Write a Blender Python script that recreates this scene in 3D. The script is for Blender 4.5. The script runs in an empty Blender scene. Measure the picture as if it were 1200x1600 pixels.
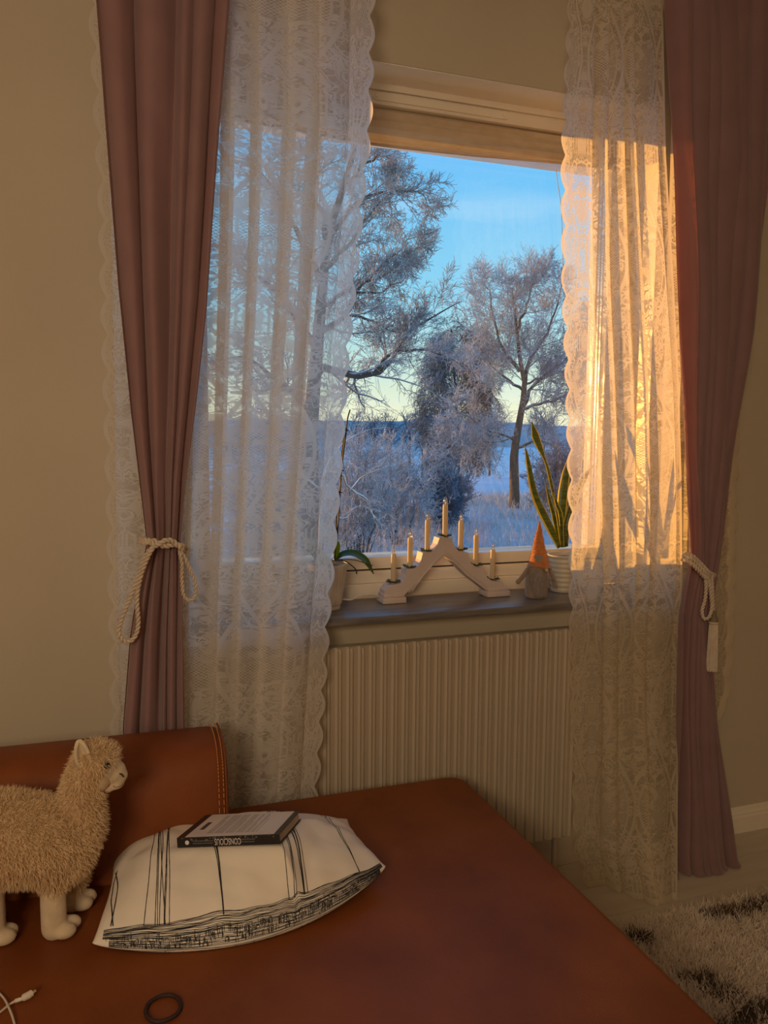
import bpy, bmesh, math, random
import numpy as np
from mathutils import Matrix, Vector

S = bpy.context.scene
COL = S.collection
PI = math.pi
rng = np.random.default_rng(7)
random.seed(7)

# ------------------------------------------------------------------ camera
F, PITCH, YAW, ROLL = 1243.77, math.radians(5.4147), math.radians(19.3268), math.radians(0.4488)
CAM = np.array([0.0, -2.1, 1.36])
_cp, _sp, _cy, _sy = math.cos(PITCH), math.sin(PITCH), math.cos(YAW), math.sin(YAW)
_fw = np.array([_sy*_cp, _cy*_cp, -_sp]); _rt = np.array([_cy, -_sy, 0.0]); _up = np.cross(_rt, _fw)
_c, _s = math.cos(ROLL), math.sin(ROLL)
AR, AU, AF = _c*_rt + _s*_up, -_s*_rt + _c*_up, _fw
cd = bpy.data.cameras.new('camera'); cam = bpy.data.objects.new('camera', cd); COL.objects.link(cam)
cd.sensor_fit = 'VERTICAL'; cd.sensor_height = 32.0; cd.sensor_width = 24.0
cd.lens = F/1600*32.0; cd.clip_start = 0.02; cd.clip_end = 3000
mw = Matrix.Identity(4)
for i in range(3):
    mw[i][0], mw[i][1], mw[i][2], mw[i][3] = AR[i], AU[i], -AF[i], CAM[i]
cam.matrix_world = mw
S.camera = cam

def ray(px, py): return (px-600)/F*AR - (py-800)/F*AU + AF
def P(px, py, y):            # where the sight line through a photo pixel meets the plane Y = y
    k = ray(px, py); return CAM + k*((y-CAM[1])/k[1])
def PZ(px, py, z):
    k = ray(px, py); return CAM + k*((z-CAM[2])/k[2])
def mpp(y): return (y-CAM[1])/F/AF[1]

# ------------------------------------------------------------------ world, sun, fill lights, exposure
S.view_settings.view_transform = 'Standard'; S.view_settings.look = 'None'
S.view_settings.gamma = 1; S.view_settings.use_curve_mapping = False
S.view_settings.exposure = 0.0
S.cycles.max_bounces = 10; S.cycles.diffuse_bounces = 4; S.cycles.glossy_bounces = 4
S.cycles.transmission_bounces = 8; S.cycles.transparent_max_bounces = 40
S.cycles.sample_clamp_indirect = 6.0

W = bpy.data.worlds.new('sky'); S.world = W; W.use_nodes = True
wn, wl = W.node_tree.nodes, W.node_tree.links
for n in list(wn): wn.remove(n)
wo = wn.new('ShaderNodeOutputWorld'); bg = wn.new('ShaderNodeBackground')
tc = wn.new('ShaderNodeTexCoord'); sx = wn.new('ShaderNodeSeparateXYZ'); rp = wn.new('ShaderNodeValToRGB')
nz = wn.new('ShaderNodeTexNoise'); mp = wn.new('ShaderNodeMapping'); mr = wn.new('ShaderNodeMapRange'); mx = wn.new('ShaderNodeMix')
mx.data_type = 'RGBA'
wl.new(tc.outputs['Generated'], sx.inputs[0]); wl.new(sx.outputs[2], rp.inputs[0])
els = rp.color_ramp.elements
stops = [(0.0, (.80, .74, .50)), (0.035, (.76, .80, .58)), (0.09, (.50, .72, .66)), (0.17, (.25, .60, .80)), (0.32, (.13, .47, .84)), (0.7, (.07, .27, .66)), (1.0, (.05, .2, .55))]
els[0].position, els[0].color = stops[0][0], stops[0][1]+(1,)
els[1].position, els[1].color = stops[-1][0], stops[-1][1]+(1,)
for p_, c_ in stops[1:-1]:
    e = els.new(p_); e.color = c_+(1,)
wl.new(tc.outputs['Generated'], mp.inputs[0]); mp.inputs['Scale'].default_value = (1.2, 1.2, 9)
wl.new(mp.outputs[0], nz.inputs[0]); nz.inputs['Scale'].default_value = 1.6; nz.inputs['Detail'].default_value = 5
wl.new(nz.outputs[0], mr.inputs[0]); mr.inputs[1].default_value = .55; mr.inputs[2].default_value = .8; mr.inputs[4].default_value = .45
wl.new(mr.outputs[0], mx.inputs[0]); wl.new(rp.outputs[0], mx.inputs[6]); mx.inputs[7].default_value = (.62, .76, .88, 1)
wl.new(mx.outputs[2], bg.inputs[0]); bg.inputs[1].default_value = 1.35; wl.new(bg.outputs[0], wo.inputs[0])

SUN_AZ, SUN_EL = math.radians(-43.0), math.radians(2.2)
sd = bpy.data.lights.new('sun', 'SUN'); sun = bpy.data.objects.new('sun', sd); COL.objects.link(sun)
sd.energy = 6.8; sd.color = (1.0, .45, .08); sd.angle = math.radians(.6)
sv = Vector((math.sin(SUN_AZ)*math.cos(SUN_EL), math.cos(SUN_AZ)*math.cos(SUN_EL), math.sin(SUN_EL)))
sun.rotation_euler = sv.to_track_quat('Z', 'Y').to_euler(); sun.location = (-4, 6, 3)
ld = bpy.data.lights.new('ceiling_fill', 'AREA'); top_fill = bpy.data.objects.new('ceiling_fill', ld); COL.objects.link(top_fill)  # added unseen fill light under the ceiling, lifts the dim room
ld.shape = 'DISK'; ld.size = .6; ld.energy = 4; ld.color = (1.0, .70, .42); top_fill.location = (-.35, -2.3, 2.6)
bd_ = bpy.data.lights.new('room_fill_light', 'AREA'); bw = bpy.data.objects.new('room_fill_light', bd_); COL.objects.link(bw)   # added unseen warm fill light behind and left of the camera, brightens the walls
bd_.shape = 'RECTANGLE'; bd_.size = .8; bd_.size_y = .6; bd_.energy = 34; bd_.color = (1.0, .74, .48)
bw.location = (-1.1, -3.6, 2.0)
bw.rotation_euler = Vector((-.35, -1, .25)).to_track_quat('Z', 'Y').to_euler()

# ------------------------------------------------------------------ mesh helpers
class MB:
    def __init__(s): s.v = []; s.f = []; s.n = 0; s.at = {}
    def add(s, verts, faces):
        verts = np.asarray(verts, float).reshape(-1, 3)
        s.v.append(verts); s.f += [tuple(int(i)+s.n for i in f) for f in faces]; s.n += len(verts)
        return s
    def box(s, lo, hi, bev=0):
        x0, y0, z0 = lo; x1, y1, z1 = hi
        if bev <= 0:
            v = [(x0,y0,z0),(x1,y0,z0),(x1,y1,z0),(x0,y1,z0),(x0,y0,z1),(x1,y0,z1),(x1,y1,z1),(x0,y1,z1)]
            return s.add(v, [(0,3,2,1),(4,5,6,7),(0,1,5,4),(1,2,6,5),(2,3,7,6),(3,0,4,7)])
        bm = bmesh.new(); bmesh.ops.create_cube(bm, size=1)
        for q in bm.verts: q.co = Vector(((x0+x1)/2+q.co.x*(x1-x0), (y0+y1)/2+q.co.y*(y1-y0), (z0+z1)/2+q.co.z*(z1-z0)))
        bmesh.ops.bevel(bm, geom=bm.edges[:]+bm.verts[:], offset=bev, segments=3 if bev > .004 else 2, affect='EDGES', profile=.5)
        bm.verts.index_update()
        s.add([tuple(q.co) for q in bm.verts], [tuple(q.index for q in f.verts) for f in bm.faces]); bm.free(); return s
    def prism(s, poly, a, b, axis=1):   # polygon in the other two axes, extruded a..b along axis
        n = len(poly); v = []
        for t in (a, b):
            for p in poly:
                q = list(p); q.insert(axis, t); v.append(q)
        return s.add(v, [tuple(range(n)), tuple(range(2*n-1, n-1, -1))]+[(i, i+n, (i+1) % n+n, (i+1) % n) for i in range(n)])
    def tube(s, pts, r, seg=8, cap=True):
        pts = np.asarray(pts, float); K = len(pts); r = np.broadcast_to(np.asarray(r, float), (K,))
        t = np.gradient(pts, axis=0); t /= np.linalg.norm(t, axis=1)[:, None]+1e-12
        ref = np.array([0, 0, 1.]) if abs(t[0][2]) < .9 else np.array([1., 0, 0])
        nrm = []; n0 = np.cross(t[0], ref); n0 /= np.linalg.norm(n0)
        for k in range(K):
            n0 = n0 - t[k]*np.dot(n0, t[k]); n0 /= np.linalg.norm(n0)+1e-12; nrm.append(n0)
        nrm = np.array(nrm); bn = np.cross(t, nrm); a = np.arange(seg)*2*PI/seg
        v = pts[:, None]+r[:, None, None]*(nrm[:, None]*np.cos(a)[None, :, None]+bn[:, None]*np.sin(a)[None, :, None])
        f = [(k*seg+i, k*seg+(i+1) % seg, (k+1)*seg+(i+1) % seg, (k+1)*seg+i) for k in range(K-1) for i in range(seg)]
        if cap: f += [tuple(range(seg-1, -1, -1)), tuple((K-1)*seg+i for i in range(seg))]
        return s.add(v.reshape(-1, 3), f)
    def lathe(s, c, prof, seg=32, cap=True):   # prof: (radius, z above c)
        a = np.arange(seg)*2*PI/seg; v = []
        for r, z in prof:
            for q in a: v.append((c[0]+r*math.cos(q), c[1]+r*math.sin(q), c[2]+z))
        K = len(prof); f = [(k*seg+i, k*seg+(i+1) % seg, (k+1)*seg+(i+1) % seg, (k+1)*seg+i) for k in range(K-1) for i in range(seg)]
        if cap: f += [tuple(range(seg-1, -1, -1)), tuple((K-1)*seg+i for i in range(seg))]
        return s.add(v, f)
    def ball(s, c, r, seg=16, rings=10, rot=None):
        r = np.broadcast_to(np.asarray(r, float), (3,)); v = [(0, 0, 1.)]
        for j in range(1, rings):
            th = PI*j/rings
            for i in range(seg): v.append((math.sin(th)*math.cos(2*PI*i/seg), math.sin(th)*math.sin(2*PI*i/seg), math.cos(th)))
        v.append((0, 0, -1.)); v = np.array(v)*r
        if rot is not None: v = v @ np.array(rot).T
        f = [(0, 1+i, 1+(i+1) % seg) for i in range(seg)]
        for j in range(rings-2):
            b = 1+j*seg
            f += [(b+i, b+seg+i, b+seg+(i+1) % seg, b+(i+1) % seg) for i in range(seg)]
        b = 1+(rings-2)*seg; e = len(v)-1
        f += [(b+i, e, b+(i+1) % seg) for i in range(seg)]
        return s.add(v+np.asarray(c), f)
    def grid(s, V):     # V (n,m,3)
        n, m = V.shape[:2]
        i, j = np.meshgrid(np.arange(n-1), np.arange(m-1), indexing='ij'); a = (i*m+j).ravel()
        return s.add(V.reshape(-1, 3), np.stack([a, a+m, a+m+1, a+1], 1).tolist())
    def verts(s): return np.concatenate(s.v) if s.v else np.zeros((0, 3))

def origin_of(parent):
    o = np.zeros(3)
    while parent is not None: o = o+np.array(parent.location); parent = parent.parent
    return o

def link_mesh(name, V, faces, mat, parent=None, smooth=True, attrs=None, base=True):
    V = np.asarray(V, float)
    me = bpy.data.meshes.new(name)
    if parent is not None: org = origin_of(parent)
    elif base: org = np.array([(V[:, 0].min()+V[:, 0].max())/2, (V[:, 1].min()+V[:, 1].max())/2, V[:, 2].min()])
    else: org = np.zeros(3)
    L = V-org
    if isinstance(faces, np.ndarray):
        nf, k = faces.shape
        me.vertices.add(len(L)); me.vertices.foreach_set('co', L.ravel().astype(np.float32))
        me.loops.add(nf*k); me.loops.foreach_set('vertex_index', faces.ravel().astype(np.int32))
        me.polygons.add(nf); me.polygons.foreach_set('loop_start', np.arange(0, nf*k, k, dtype=np.int32))
        me.update(calc_edges=True); me.validate()
    else:
        me.from_pydata(L.tolist(), [], faces)
    if smooth: me.polygons.foreach_set('use_smooth', np.ones(len(me.polygons), bool))
    for k_, a in (attrs or {}).items():
        a = np.asarray(a, float)
        if a.ndim == 1:
            at = me.attributes.new(k_, 'FLOAT', 'POINT'); at.data.foreach_set('value', a.astype(np.float32))
        else:
            at = me.attributes.new(k_, 'FLOAT_VECTOR', 'POINT'); at.data.foreach_set('vector', a.astype(np.float32).ravel())
    me.materials.append(mat)
    o = bpy.data.objects.new(name, me); COL.objects.link(o)
    if parent is not None: o.parent = parent
    else: o.location = org
    return o

def obj(name, mb, mat, parent=None, smooth=True, attrs=None):
    o = link_mesh(name, mb.verts(), mb.f, mat, parent, smooth, attrs)
    if smooth:
        me = o.data
        try: me.set_sharp_from_angle(angle=math.radians(38))
        except Exception: pass
    return o

def tag(o, label=None, cat=None, group=None, kind=None):
    if label: o['label'] = label
    if cat: o['category'] = cat
    if group: o['group'] = group
    if kind: o['kind'] = kind
    return o

def thing(name, label, cat, loc, group=None, kind=None):
    o = bpy.data.objects.new(name, None); COL.objects.link(o); o.location = tuple(float(q) for q in loc); o.empty_display_size = .05
    return tag(o, label, cat, group, kind)

def copy_tree(o, parent=None):
    c = o.copy(); COL.objects.link(c); c.parent = parent
    for ch in [q for q in bpy.data.objects if q.parent == o]: copy_tree(ch, c)
    return c

def smoothpath(pts, n):   # Catmull-Rom through the points
    p = np.asarray(pts, float); p = np.vstack([2*p[0]-p[1], p, 2*p[-1]-p[-2]]); m = len(p)-3; out = []
    for q in np.linspace(0, m-1e-9, n):
        i = int(q); t = q-i; a, b, c, d = p[i:i+4]
        out.append(.5*((2*b)+(-a+c)*t+(2*a-5*b+4*c-d)*t*t+(-a+3*b-3*c+d)*t**3))
    return np.array(out)

def ip(z, tab):   # table of (z, value), z descending or ascending
    t = sorted(tab); return np.interp(z, [a for a, _ in t], [b for _, b in t])

# ------------------------------------------------------------------ materials
def nodes(name):
    m = bpy.data.materials.new(name); m.use_nodes = True; nt = m.node_tree
    for n in list(nt.nodes): nt.nodes.remove(n)
    return m, nt.nodes, nt.links
def mathn(N, L, op, a, b=None, c=None, clamp=False):
    n = N.new('ShaderNodeMath'); n.operation = op; n.use_clamp = clamp
    for i, q in enumerate((a, b, c)):
        if q is None: continue
        if isinstance(q, (int, float)): n.inputs[i].default_value = q
        else: L.new(q, n.inputs[i])
    return n.outputs[0]
def remap(N, L, v, a, b, c, d):
    n = N.new('ShaderNodeMapRange'); n.clamp = True
    L.new(v, n.inputs[0]); n.inputs[1].default_value = a; n.inputs[2].default_value = b; n.inputs[3].default_value = c; n.inputs[4].default_value = d
    return n.outputs[0]
def mixc(N, L, f, a, b):
    n = N.new('ShaderNodeMix'); n.data_type = 'RGBA'
    for i, q in ((0, f), (6, a), (7, b)):
        if isinstance(q, (int, float)): n.inputs[i].default_value = q
        elif isinstance(q, tuple): n.inputs[i].default_value = tuple(q)+(1,)*(4-len(q))
        else: L.new(q, n.inputs[i])
    return n.outputs[2]
def M(name, col, rough=.5, col2=None, vscale=8, vrange=(.35, .65), stretch=(1, 1, 1), bump=0, bscale=60, metal=0, trans=0, tcol=None, sheen=0, coat=0, spec=.5, detail=4, alpha=None):
    m, N, L = nodes(name)
    o = N.new('ShaderNodeOutputMaterial'); b = N.new('ShaderNodeBsdfPrincipled')
    b.inputs['Roughness'].default_value = rough; b.inputs['Metallic'].default_value = metal
    b.inputs['Specular IOR Level'].default_value = spec
    b.inputs['Sheen Weight'].default_value = sheen; b.inputs['Coat Weight'].default_value = coat; b.inputs['Coat Roughness'].default_value = .08
    tcn = N.new('ShaderNodeTexCoord'); mpn = N.new('ShaderNodeMapping'); L.new(tcn.outputs['Object'], mpn.inputs[0]); mpn.inputs['Scale'].default_value = stretch
    n1 = N.new('ShaderNodeTexNoise'); L.new(mpn.outputs[0], n1.inputs[0]); n1.inputs['Scale'].default_value = vscale; n1.inputs['Detail'].default_value = detail
    c2 = col2 if col2 is not None else tuple(q*.9 for q in col)
    fac = remap(N, L, n1.outputs[0], vrange[0], vrange[1], 0, 1)
    base = mixc(N, L, fac, col, c2); L.new(base, b.inputs['Base Color'])
    if bump:
        n2 = N.new('ShaderNodeTexNoise'); L.new(mpn.outputs[0], n2.inputs[0]); n2.inputs['Scale'].default_value = bscale; n2.inputs['Detail'].default_value = 3
        bp = N.new('ShaderNodeBump'); bp.inputs['Strength'].default_value = bump; bp.inputs['Distance'].default_value = .004
        L.new(n2.outputs[0], bp.inputs['Height']); L.new(bp.outputs[0], b.inputs['Normal'])
    out = b.outputs[0]
    if trans:
        t = N.new('ShaderNodeBsdfTranslucent'); t.inputs[0].default_value = tuple(tcol or col)+(1,)
        ms = N.new('ShaderNodeMixShader'); ms.inputs[0].default_value = trans; L.new(out, ms.inputs[1]); L.new(t.outputs[0], ms.inputs[2]); out = ms.outputs[0]
    L.new(out, o.inputs[0]); return m

def glassy(name, tint=(1, 1, 1), gloss=.06, rough=0.0):   # thin clear pane: mostly passes light, mirrors a little
    m, N, L = nodes(name); o = N.new('ShaderNodeOutputMaterial')
    t = N.new('ShaderNodeBsdfTransparent'); t.inputs[0].default_value = tint+(1,)
    g = N.new('ShaderNodeBsdfGlossy'); g.inputs['Roughness'].default_value = rough
    lw = N.new('ShaderNodeLayerWeight'); lw.inputs[0].default_value = .5
    f = mathn(N, L, 'ADD', mathn(N, L, 'MULTIPLY', mathn(N, L, 'POWER', lw.outputs['Facing'], 5.0), .9), gloss*.7, clamp=True)
    ms = N.new('ShaderNodeMixShader'); L.new(f, ms.inputs[0]); L.new(t.outputs[0], ms.inputs[1]); L.new(g.outputs[0], ms.inputs[2]); L.new(ms.outputs[0], o.inputs[0])
    return m

def lace_material(name, seed, ground=.47, mot=.43, tint=(1, 1, 1)):
    m, N, L = nodes(name); o = N.new('ShaderNodeOutputMaterial')
    at = N.new('ShaderNodeAttribute'); at.attribute_name = 'cloth'; sp = N.new('ShaderNodeSeparateXYZ'); L.new(at.outputs['Vector'], sp.inputs[0])
    U, V, E = sp.outputs[0], sp.outputs[1], sp.outputs[2]
    PW, PH = .105, .53
    a = mathn(N, L, 'PINGPONG', U, PW); th = mathn(N, L, 'MULTIPLY', V, 2*PI/PH)
    cz = mathn(N, L, 'COSINE', th); sz = mathn(N, L, 'SINE', th)
    def noise(off, sc, det):
        cb = N.new('ShaderNodeCombineXYZ')
        L.new(mathn(N, L, 'ADD', a, off+seed), cb.inputs[0]); L.new(mathn(N, L, 'MULTIPLY', cz, PH/2/PI), cb.inputs[1]); L.new(mathn(N, L, 'MULTIPLY', sz, PH/2/PI), cb.inputs[2])
        n = N.new('ShaderNodeTexNoise'); L.new(cb.outputs[0], n.inputs[0]); n.inputs['Scale'].default_value = sc; n.inputs['Detail'].default_value = det
        n.inputs['Distortion'].default_value = .6
        return n.outputs[0]
    def line(v, w): return remap(N, L, mathn(N, L, 'ABSOLUTE', mathn(N, L, 'SUBTRACT', v, .5)), w*.6, w, 1, 0)
    big = noise(3, 30, 1.0); fine = noise(7, 60, 1.0); reg = noise(11, 17, 1.0); tiny = noise(17, 105, .5)
    scroll = line(big, .034); sc2 = line(fine, .05); sc3 = line(tiny, .07)
    leafy = remap(N, L, big, .56, .60, 0, 1)
    regm = remap(N, L, reg, .50, .55, 0, 1)
    ge = mathn(N, L, 'ADD', mathn(N, L, 'MULTIPLY', cz, -.36), .50)           # ogee outline
    gd = mathn(N, L, 'SUBTRACT', mathn(N, L, 'DIVIDE', a, PW), ge)
    og = remap(N, L, mathn(N, L, 'ABSOLUTE', gd), .030, .05, 1, 0)
    og2 = remap(N, L, mathn(N, L, 'ABSOLUTE', mathn(N, L, 'ADD', gd, .16)), .015, .03, 1, 0)
    inside = remap(N, L, gd, -.16, -.14, 1, 0)
    k = 2*PI/.0105
    d1 = mathn(N, L, 'SINE', mathn(N, L, 'MULTIPLY', mathn(N, L, 'ADD', a, V), k/1.41/1.0)); d2 = mathn(N, L, 'SINE', mathn(N, L, 'MULTIPLY', mathn(N, L, 'SUBTRACT', a, V), k/1.41))
    lat = remap(N, L, mathn(N, L, 'ABSOLUTE', mathn(N, L, 'MULTIPLY', d1, d2)), .16, .28, 1, 0)
    latm = mathn(N, L, 'MULTIPLY', inside, remap(N, L, cz, -.82, -.86, 0, 1))
    nl = mathn(N, L, 'SUBTRACT', 1, latm)
    fans = mathn(N, L, 'MULTIPLY', remap(N, L, mathn(N, L, 'SINE', mathn(N, L, 'MULTIPLY', a, 2*PI/.011)), .1, .5, 0, 1), remap(N, L, mathn(N, L, 'SINE', mathn(N, L, 'ADD', th, 1.1)), .93, .95, 0, 1))
    mo = mathn(N, L, 'MAXIMUM', mathn(N, L, 'MULTIPLY', scroll, nl), mathn(N, L, 'MULTIPLY', mathn(N, L, 'MULTIPLY', sc2, nl), mathn(N, L, 'ADD', mathn(N, L, 'MULTIPLY', regm, .5), .5)))
    mo = mathn(N, L, 'MAXIMUM', mo, mathn(N, L, 'MULTIPLY', leafy, .85))
    mo = mathn(N, L, 'MAXIMUM', mo, mathn(N, L, 'MULTIPLY', mathn(N, L, 'MULTIPLY', sc3, regm), .55))
    mo = mathn(N, L, 'MAXIMUM', mo, mathn(N, L, 'MAXIMUM', og, mathn(N, L, 'MULTIPLY', og2, .8)))
    mo = mathn(N, L, 'MAXIMUM', mo, mathn(N, L, 'MAXIMUM', mathn(N, L, 'MULTIPLY', lat, latm), mathn(N, L, 'MULTIPLY', fans, .8)))
    al = mathn(N, L, 'ADD', mathn(N, L, 'MULTIPLY', mo, mot), ground)
    edge = remap(N, L, E, .010, .012, .92, 0)
    al = mathn(N, L, 'MAXIMUM', al, edge, clamp=True)
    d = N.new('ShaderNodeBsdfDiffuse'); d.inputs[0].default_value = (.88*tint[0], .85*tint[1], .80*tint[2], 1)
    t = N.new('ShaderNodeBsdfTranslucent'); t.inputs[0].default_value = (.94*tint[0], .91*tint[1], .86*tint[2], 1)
    ms = N.new('ShaderNodeMixShader'); ms.inputs[0].default_value = .6; L.new(d.outputs[0], ms.inputs[1]); L.new(t.outputs[0], ms.inputs[2])
    tr = N.new('ShaderNodeBsdfTransparent'); m2 = N.new('ShaderNodeMixShader')
    L.new(al, m2.inputs[0]); L.new(tr.outputs[0], m2.inputs[1]); L.new(ms.outputs[0], m2.inputs[2]); L.new(m2.outputs[0], o.inputs[0])
    return m

wall_m = M('wall_paint', (.56, .49, .37), .85, (.53, .46, .35), 3, bump=.05, bscale=200)
ceil_m = M('ceiling_paint', (.7, .66, .58), .9)
white_m = M('window_paint', (.84, .77, .64), .32, (.81, .74, .61), 12, coat=.35)
sill_m = M('grey_laminate', (.105, .10, .098), .3, (.21, .195, .18), 9, (.3, .7), stretch=(1, 9, 9), bump=.04, bscale=60, detail=8)
seal_m = M('rubber_seal', (.05, .045, .04), .6)
alu_m = M('spacer_bar', (.75, .72, .66), .22, metal=.9)
rad_m = M('radiator_enamel', (.50, .42, .32), .5, (.47, .40, .30), 6)
floor_m = M('white_floor_board', (.62, .55, .44), .38, (.54, .47, .37), 5, (.3, .7), stretch=(1, 6, 1), bump=.04, bscale=30)
gap_m = M('floor_gap', (.08, .06, .045), .9)
pink_m = M('pink_velvet', (.33, .20, .205), .85, (.30, .18, .185), 14, bump=.08, bscale=400, sheen=.35, trans=.22, tcol=(.50, .13, .07))
pinkb_m = M('velvet_back', (.33, .20, .19), .9)
rope_m = M('cream_cord', (.66, .56, .44), .6, (.58, .48, .37), 60)
olive_m = M('tassel_neck_cord', (.22, .18, .12), .7)
leather_m = M('cognac_leather', (.27, .078, .018), .52, (.18, .047, .011), 5, (.3, .68), bump=.12, bscale=260, detail=9, spec=.28)
stitch_m = M('orange_stitching', (.60, .25, .07), .6)
base_m = M('sofa_base', (.07, .035, .02), .6)
pillow_m = M('white_cotton', (.86, .80, .70), .85, (.82, .75, .65), 9, bump=.25, bscale=22)
ink_m = M('black_ink', (.02, .02, .022), .8)
cover_m = M('black_book_cover', (.022, .022, .024), .3)
cpale_m = M('pale_back_cover', (.80, .74, .70), .4)
page_m = M('book_pages', (.62, .52, .38), .8, (.48, .40, .30), 300, stretch=(.02, .02, 6))
cgrey_m = M('grey_print', (.20, .18, .17), .5)
wool_m = M('cream_wool', (.86, .70, .46), .9, (.80, .63, .40), 30, sheen=.2, trans=.35, tcol=(.9, .72, .48))
plush_m = M('cream_plush', (.72, .59, .40), .9, (.60, .49, .33), 40, bump=.2, bscale=300, sheen=.3)
black_m = M('gloss_black', (.01, .01, .011), .12)
nose_m = M('nostril_thread', (.05, .03, .02), .7)
hair_m = M('hair_elastic', (.035, .014, .012), .7, bump=.3, bscale=400)
cable_m = M('white_cable', (.72, .66, .56), .45)
metal_m = M('plug_metal', (.6, .6, .6), .25, metal=1)
arch_m = M('white_painted_wood', (.62, .53, .50), .5, (.58, .49, .46), 20)
wax_m = M('cream_candle', (.74, .62, .40), .4, trans=.25, tcol=(.9, .7, .35))
bulb_m = glassy('clear_bulb', (.99, .97, .92), .40, .05)
fil_m = M('bulb_filament', (.75, .65, .45), .3, metal=.8)
wreath_m = M('dark_green_wreath', (.05, .075, .045), .5, (.12, .15, .09), 80)
pot_m = M('white_ceramic_pot', (.72, .65, .57), .35, coat=.3)
potg_m = M('cream_ribbed_pot', (.56, .52, .42), .4)
soil_m = M('potting_soil', (.07, .04, .028), .95, (.14, .085, .055), 160, bump=.8, bscale=160)
orch_m = M('orchid_leaf', (.04, .11, .03), .32, (.055, .14, .04), 10, trans=.2, tcol=(.15, .35, .05))
orchy_m = M('young_orchid_leaf', (.30, .42, .05), .35, trans=.4, tcol=(.4, .6, .05))
stem_m = M('dark_flower_stem', (.035, .028, .022), .5)
hat_m = M('orange_felt_hat', (.55, .20, .055), .95, (.44, .15, .04), 130, bump=.5, bscale=300, sheen=.4)
patch_m = M('grey_felt_patch', (.26, .23, .21), .95, bump=.4, bscale=250)
beard_m = M('grey_fuzzy_beard', (.34, .28, .25), .95, (.27, .22, .20), 60, stretch=(4, 4, 1), bump=.4, bscale=200, sheen=.4)
gbody_m = M('grey_felt_body', (.30, .23, .18), .95, (.25, .19, .15), 40, bump=.4, bscale=200, sheen=.4)
nosew_m = M('wooden_bead_nose', (.50, .38, .22), .5)
rodm = M('dark_curtain_rod', (.045, .045, .05), .35, metal=.3)
blind_m = M('cream_blind_fabric', (.66, .56, .42), .85, (.60, .48, .325), 20, stretch=(1, 1, 2), trans=.12, tcol=(.8, .64, .42))
cloud_m = M('small_box_plastic', (.55, .58, .66), .4)
snow_m = M('snow_field', (.74, .78, .84), .8, (.64, .70, .78), .15, bump=.3, bscale=1.5)
ice_m = M('frozen_lake', (.62, .72, .82), .5, (.72, .78, .84), .02, stretch=(1, 3, 1))
hill_m = M('hazy_far_forest', (.38, .42, .44), .95, (.50, .53, .54), .05, (.3, .7), stretch=(1, 1, 3))  # aerial haze put into the pale blue-grey of the frosted forest
reed_m = M('frosted_reeds', (.58, .50, .44), .9, (.70, .68, .70), .4, (.3, .7))
pane_m = glassy('window_glass', (.985, .99, .99), .05)

def bark(name, dark, frost, amount):
    m, N, L = nodes(name); o = N.new('ShaderNodeOutputMaterial'); b = N.new('ShaderNodeBsdfPrincipled'); b.inputs['Roughness'].default_value = .85
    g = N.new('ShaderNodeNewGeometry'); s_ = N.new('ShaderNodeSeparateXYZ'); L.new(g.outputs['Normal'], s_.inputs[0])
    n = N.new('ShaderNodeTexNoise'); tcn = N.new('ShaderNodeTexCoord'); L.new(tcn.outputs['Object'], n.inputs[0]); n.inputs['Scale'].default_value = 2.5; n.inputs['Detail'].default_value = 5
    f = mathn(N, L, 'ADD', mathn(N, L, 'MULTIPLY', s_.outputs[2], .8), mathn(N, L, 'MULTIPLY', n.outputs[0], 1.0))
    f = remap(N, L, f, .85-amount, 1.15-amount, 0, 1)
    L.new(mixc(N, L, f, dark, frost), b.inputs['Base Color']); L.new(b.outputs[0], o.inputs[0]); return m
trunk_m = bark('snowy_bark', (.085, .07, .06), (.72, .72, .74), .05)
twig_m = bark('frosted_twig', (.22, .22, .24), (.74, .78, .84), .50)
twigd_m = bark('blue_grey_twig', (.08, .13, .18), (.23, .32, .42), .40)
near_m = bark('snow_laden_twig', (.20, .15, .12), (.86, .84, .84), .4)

# ------------------------------------------------------------------ room shell
XL, XR, YB, ZC = -2.0, 3.2, -4.3, 2.72
OX0, OX1, OZ0, OZ1, YO = .19, 1.62, .859, 2.353, .32
def ring_wall():
    mb = MB(); V = []
    for y in (0, YO):
        V += [(XL, y, 0), (XR, y, 0), (XR, y, ZC), (XL, y, ZC), (OX0, y, OZ0), (OX1, y, OZ0), (OX1, y, OZ1), (OX0, y, OZ1)]
    q = []
    for k in range(4):
        a, b, c, d = k, (k+1) % 4, 4+(k+1) % 4, 4+k
        q.append((a, b, c, d)); q.append((a+8, d+8, c+8, b+8)); q.append((d, c, c+8, d+8)); q.append((a, a+8, b+8, b))
    mb.add(V, q); return mb
tag(obj('wall_front', ring_wall(), wall_m, smooth=False), 'beige wall around the window', kind='structure')
for nm, lo, hi, mt in [('wall_left', (XL-.1, YB, 0), (XL, YO, ZC), wall_m), ('wall_right', (XR, YB, 0), (XR+.1, YO, ZC), wall_m),
                       ('wall_back', (XL, YB-.1, 0), (XR, YB, ZC), wall_m), ('ceiling', (XL, YB, ZC), (XR, YO, ZC+.1), ceil_m)]:
    tag(obj(nm, MB().box(lo, hi), mt, smooth=False), kind='structure')
fl = obj('floor', MB().box((XL, YB, -.1), (XR, YO, -.004)), gap_m, smooth=False); tag(fl, 'white painted board floor', kind='structure')
pw = .14; plank_me = None
y0 = -.001
for k in range(12):
    ya, yb = -k*pw-pw+.0008, -k*pw-.0008
    if k == 0: 
        pl = obj('plank', MB().box((.2, ya, -.004), (XR, yb, 0)), floor_m, fl, smooth=False); pl0 = pl
    else:
        pl = pl0.copy(); COL.objects.link(pl); pl.parent = fl; pl.location = (0, -k*pw, 0)
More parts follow.
